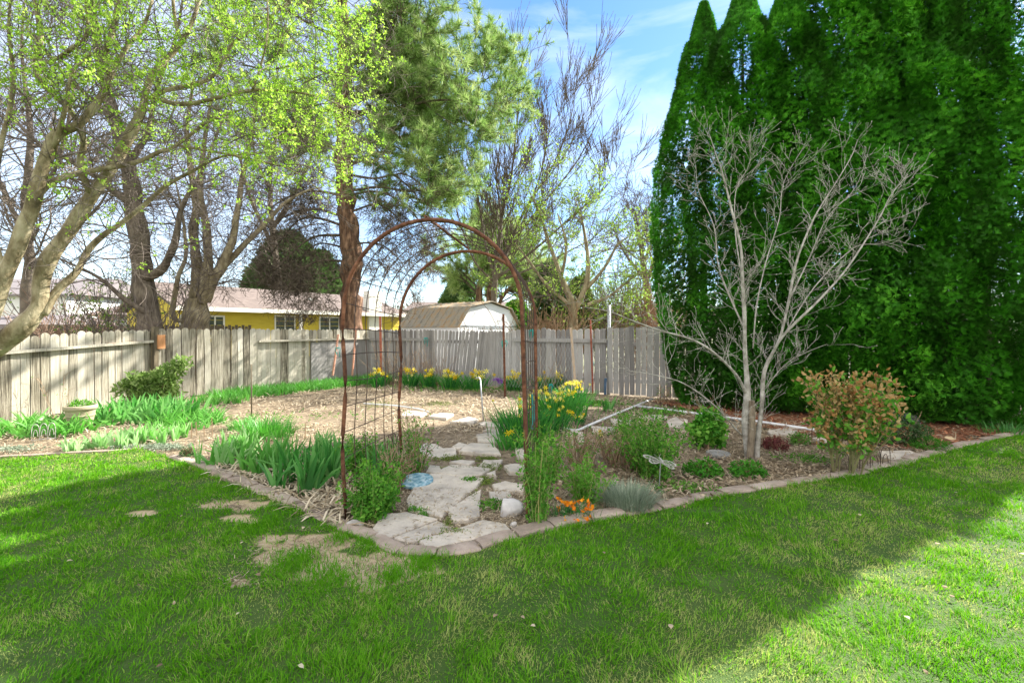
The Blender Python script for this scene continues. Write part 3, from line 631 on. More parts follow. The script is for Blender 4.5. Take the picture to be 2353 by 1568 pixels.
mb = MB(); d1 = nrm((P1-P0)[None])[0]; mb.box(P1-d1*.16+n1*.025, d1*.10, n1*.09, (0, 0, 1.56), tint=.3); mb.obj('post_shaft', M_postdark, pp)
mb = MB(); mb.box(P1-d1*.10+n1*.12+np.array([0, 0, 1.10]), d1*.15, n1*.03, (0, 0, .29)); mb.obj('cedar_block', M_neww, pp)
mb = MB(); mb.box(P1-d1*.055+n1*.02, d1*.09, n1*.06, (0, 0, 1.10)); mb.obj('post_support', M_fence, pp)
f2 = thing('wooden_fence', (P1+P2)/2, 'pale sunlit board fence between the dark post and the pine corner', 'fence', 'board fences round the garden')
n2 = nyard(P1, P2)
if n2[0] < 0: n2 = -n2
q1, t1 = ray_line(590, P1, P2)
panel(P1, q1, 1.54, 1.52, n2, f2, M_fence, w=.15, shape='round', off=.05, warp=.012, gap=.009)
panel(q1, P2, 1.52, 1.50, n2, f2, M_fence, w=.12, shape='round', warp=.004)
rail(q1, P2, 1.19, 1.21, n2, f2, M_fence, w=.09, h=.045)
q2, _ = ray_line(712, P1, P2); mb = MB(); d2 = nrm((P2-q2)[None])[0]
for k in range(4): mb.box(q2+d2*(k*.5)+n2*.045, d2*.49, n2*.02, (0, 0, 1.15+.02*k), tint=.55)
mb.obj('patch_board', M_fence2, f2)
rail(P1, P2, .3, .3, -n2, f2, M_fence)
# right fence in sections
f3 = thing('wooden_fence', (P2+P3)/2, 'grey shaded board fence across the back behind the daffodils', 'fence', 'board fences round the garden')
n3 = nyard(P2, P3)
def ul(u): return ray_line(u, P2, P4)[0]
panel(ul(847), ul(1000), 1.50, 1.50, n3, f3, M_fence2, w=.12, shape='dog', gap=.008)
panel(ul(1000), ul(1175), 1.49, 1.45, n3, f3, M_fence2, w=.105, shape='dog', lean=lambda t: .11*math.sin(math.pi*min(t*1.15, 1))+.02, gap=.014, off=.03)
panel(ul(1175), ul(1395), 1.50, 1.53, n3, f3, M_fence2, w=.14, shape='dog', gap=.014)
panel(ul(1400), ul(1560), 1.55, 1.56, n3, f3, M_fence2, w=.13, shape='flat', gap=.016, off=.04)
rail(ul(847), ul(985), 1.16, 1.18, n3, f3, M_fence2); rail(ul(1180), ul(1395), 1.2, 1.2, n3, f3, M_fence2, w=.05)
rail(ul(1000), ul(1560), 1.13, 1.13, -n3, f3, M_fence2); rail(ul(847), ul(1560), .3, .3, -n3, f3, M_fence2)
f4 = thing('wooden_fence', ul(2340), 'pale board fence showing under the hedge at the far right edge', 'fence', 'board fences round the garden')
panel(ul(1562), P4, 1.56, 1.55, n3, f4, M_fence, w=.13, shape='flat', gap=.014, off=.04)
rail(ul(1562), P4, 1.13, 1.13, -n3, f4, M_fence)

# ---------------------------------------------------------------- arch
def arch():
    A = [np.array([-1.322, 3.58, 0]), np.array([.128, 3.62, 0])]; B = [np.array([-1.166, 4.74, 0]), np.array([.264, 4.78, 0])]
    o = thing('garden_arch', (A[0]+B[1])/2, 'tall rusty garden arch of two hoops and wire mesh over the path', 'garden arch')
    def hoop(L_, R_, top, wob):
        c = (L_+R_)/2; r = np.linalg.norm(R_-L_)/2; zs = top-r*.985; e = (R_-L_)/(2*r); pts = []
        for k in range(12): z = zs*k/12; pts.append(L_+np.array([0.012*math.sin(k*.9+wob), 0, z]))
        for k in range(33): a = math.pi*(1-k/32); pts.append(c+e*r*math.cos(a)*(1-.035*math.sin(a)) + np.array([0, 0, zs+math.sin(a)*r*.985]))
        for k in range(11, -1, -1): z = zs*k/12; pts.append(R_+np.array([-.05*(z/zs)*(1 if wob > 0 else .4)+0.05*(1 if wob > 0 else .4), 0, z])-np.array([.05*(1 if wob > 0 else .4)*(0), 0, 0])*1.0 - np.array([.05*(1 if wob > 0 else .4), 0, 0])*1.0*(z/zs)*0)
        return np.array(pts)
    ha = hoop(A[0], A[1]-np.array([.05, 0, 0]), 2.40, 1); hb = hoop(B[0], B[1]-np.array([.02, 0, 0]), 2.35, 0)
    for h in (ha, hb):
        mb = MB(); mb.tube(h+np.array([0, 0, -.03]), .0165, 8)
        mb.tube(h[12:45]*1.0+np.array([0, .02, -.026]), .008, 5); mb.obj('hoop', M_rust, o, smooth=True)
    # mesh sheet
    n = len(ha); mb = MB()
    for k in range(1, 6):
        t = k/6; mb.tube(ha*(1-t)+hb*t+np.array([0, 0, .004*math.sin(k)]), .0042, 4)
    s = np.concatenate([[0], np.cumsum(np.linalg.norm(np.diff(ha, axis=0), axis=1))]); d = .28; i = 0
    while d < s[-1]-.1:
        if not (False):
            a = np.array([np.interp(d, s, ha[:, j]) for j in range(3)]); b = np.array([np.interp(d+R.normal(0, .01), s, hb[:, j]) for j in range(3)])
            sag = np.array([0, 0, R.normal(0, .01)]); mb.tube([a, a*.66+b*.34+sag, a*.33+b*.67+sag, b], .0038, 4)
        d += .205; i += 1
    mb.obj('wire_mesh', M_wire, o)
    mb = MB(); ia = 12+15; mb.tube([ha[ia], hb[ia+1]], .011, 6); mb.obj('cross_bar', M_rust, o)
    for s_, q in ((0, A), (1, A)):
        pass
arch()

# ---------------------------------------------------------------- stakes, pipes, ties
def stake(name, top, base, r, m, lab, cat='stake', kind='tube', Y=None, group=None):
    b = G(*base) if Y is None else P(base[0], base[1], Y); t = P(top[0], top[1], b[1]); b = b.copy(); b[2] = min(b[2], 0)-.05 if Y is None else b[2]
    mb = MB()
    if kind == 'tube': mb.tube([b, (b+t)/2, t], r, 7)
    elif kind == 'flat': mb.box(b-np.array([r, 0, 0]), (2*r, 0, 0), (0, .012, 0), t-b)
    elif kind == 'tee':
        mb.box(b-np.array([r, 0, 0]), (2*r, 0, 0), (0, .005, 0), t-b); mb.box(b+np.array([-.003, .006, 0]), (.006, 0, 0), (0, r*1.5, 0), t-b)
        for k in range(int((t-b)[2]/.07)): mb.box(b+(t-b)*(k*.07/(t-b)[2])+np.array([-.008, -.007, .02]), (.016, 0, 0), (0, .006, 0), (0, 0, .02))
    elif kind == 'twist':
        mb.tube([b, (b+t)/2, t], r*.6, 6); n = int((t-b)[2]/.012); k = np.arange(n)
        for ph in (0, math.pi):
            a = k*.75+ph; pts = b+(t-b)*(k/(n-1))[:, None]+np.stack([np.cos(a)*r*.75, np.sin(a)*r*.75, 0*a], -1); mb.tube(pts, r*.36, 4)
    return tag(mb.obj(name, m, loc=b, smooth=(kind == 'tube')), lab, cat, group), b, t
stake('garden_stake', (577, 836), (578, 957), .012, M_postdark, 'thin dark stake standing in the sunny bed left of the arch')
M_rebar2 = mat('pink_faded_rebar', [(.35, (.5, .18, .1)), (.65, (.62, .42, .32))], scale=40)
stake('twisted_rod', (777, 768), (764, 862), .03, M_rebar2, 'leaning reddish twisted rod behind the left front arch leg', 'rod', 'twist', Y=12.0)
stake('twisted_rod', (818, 750), (809, 862), .03, M_rebar2, 'leaning reddish twisted rod in front of the pine trunk', 'rod', 'twist', Y=12.6)
stake('metal_post', (873, 726), (876, 882), .03, M_rebar, 'red rusty metal post with a flat cap behind the arch mesh', 'post', 'tee')
stake('garden_stake', (971, 772), (977, 876), .02, M_green, 'green stake with teal tape at the top among dry rose canes', 'stake', 'flat')
stake('garden_stake', (1119, 763), (1126, 884), .022, M_green, 'mossy green stake in front of the leaning fence boards', 'stake', 'flat')
stake('metal_post', (1156, 721), (1160, 912), .025, M_rust, 'tall rusty tee post with grey top right of the shed', 'post', 'tee')
stake('twisted_rod', (1356, 734), (1362, 905), .022, M_rebar, 'tall red twisted rod in front of the back fence', 'rod', 'twist')
stake('metal_pipe', (1399, 701), (1398, 906), .04, M_galv, 'tall galvanised pipe standing at the step in the back fence', 'pipe')
stake('garden_stake', (1391, 868), (1390, 906), .03, M_bluem, 'short dark blue stake beside the galvanised pipe', 'stake', 'flat')
stake('wooden_strip', (1311, 752), (1324, 908), .028, M_beige, 'pale bare wooden strip leaning on the back fence', 'wood strip', 'flat')
stake('garden_stake', (1492, 700+55), (1502, 912), .03, M_fence2, 'grey weathered wooden slat standing in front of the back fence right of the pipe', 'stake', 'flat')
o_, b_, t_ = stake('garden_stake', (1103, 871), (1111, 966), .012, M_galv, 'thin galvanised stake with a bent top beside the sunlit flagstones')
mb = MB(); mb.tube([t_, t_+np.array([-.02, 0, .03]), t_+np.array([-.07, 0, .02])], .012, 6); k_ = mb.obj('hook', M_galv, o_); k_.location = (0, 0, 0)
def tie(u, v, Y, n=1, s=.1, lab='', seed=0):
    mb = MB(); c = P(u, v, Y)
    for k in range(3):
        a = random.uniform(0, 6.28); pts = [c, c+np.array([math.cos(a)*s*.4, -.01, s*.3]), c+np.array([math.cos(a)*s*.6, -.02, -s*.3]), c+np.array([math.cos(a)*s*.3, 0, -s*(1+.5*k)])]
        mb.tube(smooth_line(pts, 3), .006+.002*Y/10, 4)
    mb.tube(smooth_line([c+np.array([.02*math.cos(x), .02*math.sin(x), 0]) for x in np.linspace(0, 6.28, 7)], 2), .008, 4)
    tag(mb.obj('plastic_tie', M_teal, loc=c), lab, 'plant tie', 'teal plastic plant ties')
for a in [(1220, 760, 4.7, 'teal tie knotted high on the back right arch leg'), (1159, 785, 10.5, 'teal tie knotted round the upper rusty tee post'), (1325, 830, 11.3, 'teal tape hanging beside the pale wooden strip'), (1358, 832, 10.9, 'teal tie on the red twisted rod'), (1126, 866, 12.0, 'teal tie at the foot of the mossy green stake'), (978, 778, 12.8, 'teal tie at the top of the green stake in the canes'), (776, 800, 11.9, 'teal tie beside the leaning twisted rod'), (1263, 885, 9.8, 'teal tie hanging behind the right arch legs')]:
    tie(*a[:3], s=.11 if a[2] > 8 else .05, lab=a[3])
mb = MB(); mb.tube([P(1222, 905, 4.72), P(1226, 950, 4.72), P(1222, 985, 4.72)], .014, 6); tag(mb.obj('plastic_sleeve', M_teal, loc=P(1222, 985, 4.72)), 'long teal plastic sleeve strapped to the back right arch leg', 'sleeve')
# white pipe frame on the ground
mb = MB(); Z = np.array([0, 0, .05])
def pg(u, v): return G(u, v)+Z
mb.tube(smooth_line([pg(1295, 990), pg(1318, 996), pg(1334, 993), pg(1352, 984)], 4), .02, 8)
mb.tube([pg(1350, 985), pg(1405, 961), pg(1457, 939), pg(1499, 921)], .02, 8)
o = mb.obj('plastic_pipe', M_pvc, loc=G(1400, 960), smooth=True); tag(o, 'white plastic pipe lying diagonally behind the daffodils', 'pipe')
mb = MB(); mb.tube([pg(1462, 938), pg(1571, 952), pg(1748, 976), pg(1912, 1001)], .022, 8); tag(mb.obj('plastic_pipe', M_pvc, loc=G(1748, 976), smooth=True), 'long grey white plastic pipe lying behind the bare tree', 'pipe')
mb = MB(); mb.tube(smooth_line([pg(835, 932), pg(905, 937), pg(960, 945), pg(985, 952)], 3), .014, 6); tag(mb.obj('garden_hose', M_pvc, loc=G(905, 937)), 'thin pale hose lying on the straw behind the arch mesh', 'hose')
# chicken wire
mb = MB(); a = ul(1185)+n3*.9; b = ul(1352)+n3*.75
for k in range(26):
    for sgn in (1, -1):
        pts = []
        for j in range(13):
            z = .15+j*.1; x = (k+.5*((j % 2)*sgn))/26
            pts.append(a+(b-a)*x+np.array([0, 0, z]))
        mb.tube(pts, .0022, 3)
tag(mb.obj('wire_netting', M_galv, loc=(a+b)/2), 'chicken wire netting stretched between the tee post and red rod', 'netting')

# ---------------------------------------------------------------- pot, ornaments
PR = 1
def lathe(mb, c, prof, n=32, ribs=0):
    v = []
    for r, z in prof:
        for i in range(n):
            a = 2*math.pi*i/n; rr = r*PR; v.append((c[0]+rr*math.cos(a), c[1]+rr*math.sin(a), c[2]+z))
    m = len(prof); mb.add(v, quads=[(j*n+i, j*n+(i+1) % n, (j+1)*n+(i+1) % n, (j+1)*n+i) for j in range(m-1) for i in range(n)])
c = G(185, 986); pot = thing('planter_pot', c, 'large stone coloured round planter pot in front of the left fence', 'planter')
mb = MB(); PR = .74; lathe(mb, c, [(.16, 0), (.175, .01), (.185, .05), (.215, .2), (.235, .29), (.237, .30), (.262, .305), (.268, .325), (.268, .355), (.258, .368), (.235, .368), (.228, .33), (0.0, .325)]); 
lathe(mb, c, [(.222, .2), (.228, .205), (.231, .215), (.228, .225), (.224, .23)])
mb.obj('bowl', M_pot, pot, smooth=True)
def leafclump(mb, c, r, n, T, size, tint=(.2, .9), shell=.4, up=.4, flat=None):
    d = nrm(R.normal(size=(n, 3))); rad = R.uniform(shell, 1, n)**.6
    p = np.array(c)+d*rad[:, None]*np.array(r); p = p[p[:, 2] > .01]; d = d[:len(p)]
    D = nrm(p-np.array(c)+R.normal(size=p.shape)*.5*np.mean(r)+np.array([0, 0, up*np.mean(r)]))
    lump = fbm(p, 2.2/np.mean(r), 23)
    k = lump+R.uniform(-.2, .2, len(p)) > .38; p = p[k]; D = D[k]
    scatter(mb, T, p, D, size*R.uniform(.6, 1.25, len(p)), tint=R.uniform(*tint, len(p)), upbias=flat)
CL = clusterT(5, .5, 3); CLn = clusterT(6, .28, 4); CLb = clusterT(4, .7, 5)
mb = MB(); leafclump(mb, c+np.array([0, 0, .38]), (.14, .14, .07), 160, CL, .055); mb.obj('seedlings', M_perenn, pot)
mb = MB(); cc = c+np.array([0, -.02, .36])
for a in (0, math.pi/2): mb.tube([cc+np.array([.08*math.cos(a)*math.cos(t), .08*math.sin(a)*math.cos(t), .24*math.sin(t)]) for t in np.linspace(0, math.pi, 12)], .002, 4)
mb.tube([cc+np.array([.1*math.cos(t), .1*math.sin(t), .02]) for t in np.linspace(0, 6.28, 14)], .003, 4)
tag(mb.obj('wire_hoops', M_whitem, loc=cc), 'pale wire hoop frame pushed into the planter pot', 'plant support')
# white wire border fence at left
def wire_border(name, pa, pb, n, h, r, m, lab, scroll=False):
    o = thing(name, (pa+pb)/2, lab, 'wire border'); d = (pb-pa)/n; mb = MB()
    for k in range(n):
        q = pa+d*k; w = np.linalg.norm(d); e = d/w
        arc = [q+e*w*(.5-.48*math.cos(t))+np.array([0, 0, h*.62+h*.38*math.sin(t)]) for t in np.linspace(0, math.pi, 9)]
        mb.tube([q+e*w*.02-np.array([0, 0, .03])]+arc+[q+e*w*.98-np.array([0, 0, .03])], r, 4)
        if scroll:
            for sg in (-1, 1):
                mb.tube([q+e*w*(.5+sg*(.20-.14*t/5)*math.cos(t)*1.0)+np.array([0, 0, h*(.66+.16*math.sin(t)*(1-t/7))]) for t in np.linspace(0, 5, 12)], r*.8, 4)
            mb.tube([q+e*w*.5, q+e*w*.5+np.array([0, 0, h*.6])], r*.8, 4)
        else:
            mb.tube([q+e*w*(.5-.28*math.cos(t))+np.array([0, 0, h*.3+h*.38*math.sin(t)]) for t in np.linspace(0, math.pi, 8)], r, 4)
    mb.obj('wire_frame', m, o)
    mb = MB(); mb.tube([pa+np.array([0, 0, h*.12]), pb+np.array([0, 0, h*.12])], r, 4); mb.obj('bottom_rail', m, o)
wire_border('wire_border_fence', G(72, 1016), G(128, 1010), 3, .24, .004, M_whitem, 'low white arched wire border in front of the far left plants')
wire_border('wire_border_fence', G(890, 1058), G(922, 1055), 3, .30, .0045, M_wire, 'low dark arched wire border behind the arch mesh')
wire_border('wire_border_fence', G(1864, 1025), G(1902, 1030), 1, .33, .006, M_rust, 'rusty scrolled wire hoop left of the bronzed shrub', True)
wire_border('wire_border_fence', G(1925, 1098), G(2045, 1078), 5, .26, .0035, M_wire, 'thin low wire border at the base of the bronzed shrub')
# blue plate
def disc(u, v, r, th, m, lab, tilt=0, name='stepping_stone', cat='stepping stone', lift=0):
    c = G(u, v); mb = MB(); n = 36; prof = [(0, th), (r*.55, th-.002), (r*.6, th+.004), (r*.68, th+.004), (r*.72, th-.001), (r*.9, th), (r*.94, th+.006), (r, th+.002), (r, 0), (0, 0)]
    v_ = []
    for rr, z in prof:
        for i in range(n): a = 2*math.pi*i/n; v_.append([rr*math.cos(a), rr*math.sin(a), z])
    v_ = np.array(v_); ct, s_ = math.cos(tilt), math.sin(tilt); y = v_[:, 1]*ct-v_[:, 2]*s_; z = v_[:, 1]*s_+v_[:, 2]*ct; v_[:, 1] = y; v_[:, 2] = z+r*abs(s_)+.015+lift
    mb.add(v_+c, quads=[(j*n+i, (j+1)*n+i, (j+1)*n+(i+1) % n, j*n+(i+1) % n) for j in range(len(prof)-1) for i in range(n)])
    tag(mb.obj(name, m, loc=c), lab, cat)
disc(958, 1114, .155, .02, M_blue, 'round light blue glazed plate leaning beside the path', .12, 'glazed_plate', 'plate')
disc(1650, 1048, .135, .03, M_disc, 'round grey embossed stepping stone left of the bare tree trunk')
# butterfly ornament
c = G(1513, 1125); bt = P(1517, 1062, c[1]); o = thing('butterfly_ornament', c, 'white cut-out metal butterfly on a thin rod in the right bed', 'ornament')
mb = MB(); mb.tube([c-np.array([0, 0, .05]), bt], .004, 5); mb.obj('rod', M_galv, o)
for sg in (-1, 1):
    mb = MB()
    out = [(0, 0), (.05, .035), (.12, .05), (.17, .03), (.155, .0), (.11, -.012), (.13, -.04), (.10, -.065), (.05, -.05), (0, -.015)]
    w_ = np.array([[sg*x*.92, y*.9, .015-.26*sg*x+.38*y-.05*x] for x, y in out])+bt
    mb.tube(smooth_line(np.vstack([w_, w_[:1]]), 3), .0026, 4)
    inn = bt+(w_-bt)*.65+np.array([0, 0, .001]); mb.tube(smooth_line(np.vstack([inn, inn[:1]]), 3), .002, 4)
    for k in range(1, 9): mb.tube([bt, w_[k]], .0016, 4)
    m_ = len(w_); inn2 = bt+(w_-bt)*.92+np.array([0, 0, .001]); mb.add(np.vstack([w_, inn2]), quads=[(i, i+1, m_+i+1, m_+i) for i in range(m_-1)])
    mb.obj('wing', M_whitem, o)
mb = MB(); mb.tube(smooth_line([bt+np.array([0, .06, .03]), bt+np.array([0, 0, .035]), bt+np.array([0, -.08, .02])], 4), [.004]*2+[.009]*6+[.004], 6); mb.tube([bt+np.array([0, .05, .03]), bt+np.array([.03, .1, .05])], .002, 3); mb.tube([bt+np.array([0, .05, .03]), bt+np.array([-.03, .1, .05])], .002, 3); mb.obj('body', M_whitem, o)

# ================================================================== BUILDINGS
def yhouse():
    H0 = np.array([-15.2, 20, 0]); hd = nrm(np.array([[4.8, 6.8, 0]]))[0]; hn = np.array([hd[1], -hd[0], 0]); o = thing('yellow_house', H0+hd*5, 'long low yellow house with mauve shingle roof beyond the fence', 'house')
    t0, t1, ze, zr, dep = .3, 14, 2.43, 3.82, 4.2
    Z = np.array([0, 0, 1.0])
    mb = MB(); mb.box(H0+hd*(t0+.4)-hn*.5-hn*7.4, hd*(t1-t0-.8), hn*7.4, Z*2.42); 
    # gable triangles
    for t in (t0+.4, t1-.4):
        a = H0+hd*t-hn*.5+Z*2.42; b = a-hn*7.4; c_ = a-hn*3.7+Z*1.18; mb.add([a, b, c_, a+hd*.02, b+hd*.02, c_+hd*.02], tris=[(0, 1, 2), (3, 5, 4)])
    for k in range(9): mb.box(H0+hd*(t0+.4)-hn*.5+Z*(.2+k*.25), hd*(t1-t0-.8), hn*.018, Z*.02)
    mb.obj('wall', M_yhouse, o)
    mb = MB()
    a, b = H0+hd*t0+Z*ze, H0+hd*t1+Z*ze; r1, r2 = a-hn*dep+Z*(zr-ze), b-hn*dep+Z*(zr-ze); c1, c2 = a-hn*2*dep, b-hn*2*dep
    up = Z*.12
    for (p, q, r_, s_) in ((a, b, r2, r1), (r1, r2, c2, c1)):
        mb.add([p, q, r_, s_, p+up, q+up, r_+up, s_+up], quads=[(0, 3, 2, 1), (4, 5, 6, 7), (0, 1, 5, 4), (1, 2, 6, 5), (3, 0, 4, 7)])
    rf = mb.obj('roof', M_roof, o)
    mb = MB(); mb.box(a+hn*.012-Z*.06, b-a, hn*.03, Z*.20); mb.obj('fascia', M_trim, o)
    mb = MB(); ct, _ = ray_line(855, H0, H0+hd); mb.box(ct-hn*.9+np.array([0, 0, 0]), hd*1.0, hn*.6, Z*4.0); mb.obj('chimney', M_trim, rf)
    mb = MB(); vt, _ = ray_line(760, H0, H0+hd); vt = vt-hn*2.2+Z*3.2; mb.box(vt, hd*.3, -hn*.3, Z*.25); mb.obj('roof_vent', M_white, rf)
    for (u0, u1, z0, z1) in ((415, 437, 1.15, 2.12), (474, 512, 1.15, 2.12), (633, 675, 1.22, 2.22), (735, 777, 1.2, 2.2), (965, 985, 1.2, 2.2)):
        W0 = H0-hn*.5; p, _ = ray_line(u0, W0, W0+hd); q, _ = ray_line(u1, W0, W0+hd); d = q-p; w = np.linalg.norm(d)
        if w > 4: continue
        mb = MB(); f = .07
        mb.box(p+Z*(z0-f)-hd*f+hn*.003, hd*(w+2*f), hn*.05, Z*f); mb.box(p+Z*z1-hd*f+hn*.003, hd*(w+2*f), hn*.05, Z*f)
        mb.box(p+Z*z0-hd*f+hn*.003, hd*f, hn*.05, Z*(z1-z0)); mb.box(q+Z*z0+hn*.003, hd*f, hn*.05, Z*(z1-z0)); mb.box((p+q)/2-hd*.03+Z*z0+hn*.012, hd*.06, hn*.035, Z*(z1-z0))
        wf = mb.obj('window', M_trim, o)
        mb = MB(); mb.box(p+Z*z0+hn*.003, d, hn*.008, Z*(z1-z0)); mb.obj('pane', M_glass, wf)
    pp_, _ = ray_line(687, H0-hn*.3, H0-hn*.3+hd); mb = MB(); mb.box(pp_, hd*.13, hn*.13, Z*2.4); mb.obj('porch_post', M_trim, o)
yhouse()
def shed():
    C0 = np.array([-1.90, 16, 0]); g = np.array([.6, .8, 0]); b = np.array([-.8, .6, 0]); w, l = 3.6, 3.05; Z = np.array([0, 0, 1.0])
    o = thing('garden_shed', C0+g*w/2, 'white metal shed with rust streaked barn shaped roof behind the fence', 'shed')
    pr = [(0, 0), (0, 1.62), (.6, 2.30), (w/2, 2.52), (w-.6, 2.30), (w, 1.62), (w, 0)]
    a = np.array([C0+g*x+Z*z for x, z in pr]); c = a+b*l; m = len(pr)
    mb = MB(); mb.add(np.vstack([a, c]), ngons=[list(range(m-1, -1, -1)), [m+i for i in range(m)]], quads=[(0, 1, m+1, m), (5, 6, m+6, m+5)])
    s_ = C0-np.array([b[0], b[1], 0])*.004
    for k in range(16):                            # raised seams
        x = .12+k*.22; h = 1.60
        mb.box(C0+g*x-b*.012, g*.02, b*.012, Z*h)
    mb.obj('wall', M_shedw, o)
    mb = MB(); ov = .12; pr2 = [(-.06, 1.58), (.56, 2.33), (w/2, 2.57), (w-.56, 2.33), (w+.06, 1.58)]
    for i in range(4):
        p, q = [C0+g*x+Z*z-b*ov for x, z in (pr2[i], pr2[i+1])]; L_ = b*(l+2*ov)
        mb.add([p, q, q+L_, p+L_, p+Z*.02, q+Z*.02, q+L_+Z*.02, p+L_+Z*.02], quads=[(0, 1, 2, 3), (4, 7, 6, 5), (0, 4, 5, 1), (0, 3, 7, 4), (1, 5, 6, 2)])
        for k in range(10):
            e = L_*(k+.5)/10; mb.add([p+e+Z*.02, q+e+Z*.02, q+e+Z*.045, p+e+Z*.045, p+e+b*.03+Z*.02, q+e+b*.03+Z*.02, q+e+b*.03+Z*.045, p+e+b*.03+Z*.045], quads=[(0, 1, 2, 3), (4, 7, 6, 5), (3, 2, 6, 7), (0, 3, 7, 4)])
    mb.obj('roof', M_shedroof, o)
    mb = MB(); mb.box(C0+g*.0-b*.02+Z*1.62, g*w, b*.02, Z*.035, .4); mb.box(C0+g*1.1-b*.02+Z*1.55, g*1.5, b*.02, Z*.03, .4); mb.obj('door_track', M_galv, o)
shed()
def farhouse(name, uA, uB, Y, ve, vr, mw, mr, lab, dep=8, wins=()):
    a = P(uA, 757, Y); b = P(uB, 757, Y); ze = CH+(757-ve)/FP*Y; zr = CH+(757-vr)/FP*(Y+dep/2); a[2] = b[2] = 0; Z = np.array([0, 0, 1.0]); yv = np.array([0, 1.0, 0])
    o = thing(name, (a+b)/2, lab, 'house'); mb = MB(); mb.box(a, b-a, yv*dep, Z*ze); mb.obj('wall', mw, o)
    e = np.array([.5, 0, 0]); mb = MB(); p, q = a-e+Z*ze-yv*.4, b+e+Z*ze-yv*.4; r1, r2 = a-e+Z*zr+yv*dep/2, b+e+Z*zr+yv*dep/2; s1, s2 = a-e+Z*ze+yv*(dep+.4), b+e+Z*ze+yv*(dep+.4)
    mb.add([p, q, r2, r1, s2, s1], quads=[(0, 1, 2, 3), (3, 2, 4, 5)], tris=[(0, 3, 5), (1, 4, 2)]); u_ = Z*.15
    mb.box(p-u_, q-p, yv*.05, u_); mb.obj('roof', mr, o)
    for (x, z0, w, h) in wins:
        mb = MB(); mb.box(a+np.array([x, -.05, z0]), (w, 0, 0), (0, .06, 0), (0, 0, h)); wf = mb.obj('window', M_trim, o)
        mb = MB(); mb.box(a+np.array([x+.1, -.08, z0+.1]), (w-.2, 0, 0), (0, .02, 0), (0, 0, h-.2)); mb.obj('pane', M_glass, wf)
farhouse('white_house', -120, 153, 34, 676, 640, M_white, M_roofg, 'white two-storey house with dark roof at far left beyond the fence', wins=[(3, 2.6, 1.2, 1.2)])
farhouse('red_house', 172, 232, 52, 712, 695, M_red, M_roofg, 'dull red house wall seen through the left branches', wins=[(1, 1.5, .9, 1)])
farhouse('grey_house', 225, 345, 30, 722, 690, mat('grey_siding', [(.3, (.40, .42, .38)), (.7, (.5, .52, .47))], scale=1), M_roof, 'pale grey house end between the red wall and the big trunk', wins=[(2, 1, 1, 1)])
farhouse('low_house', 940, 1190, 48, 712, 693, M_trim, M_roof, 'low house roof showing behind the shed', wins=[(2, 1.2, 1.2, 1)])
farhouse('small_outbuilding', -40, 62, 16, 745, 722, M_white, M_roofg, 'small pale outbuilding behind the lowest maple limb', dep=3, wins=[(.9, .6, .5, .8)])
# neighbour's far dark fence
o = thing('wooden_fence', P(270, 757, 15)*np.array([1, 1, 0]), 'dark low neighbouring fence behind the far left fence', 'fence')
mb = MB(); a = np.array([-15.5, 14.5, 0])
for k in range(60): mb.box(a+np.array([k*.1, k*.035, 0]), (.085, .03, 0), (-.006, .018, 0), (0, 0, 1.62+.05*(k % 2)))
mb.obj('board_panel', M_postdark, o)

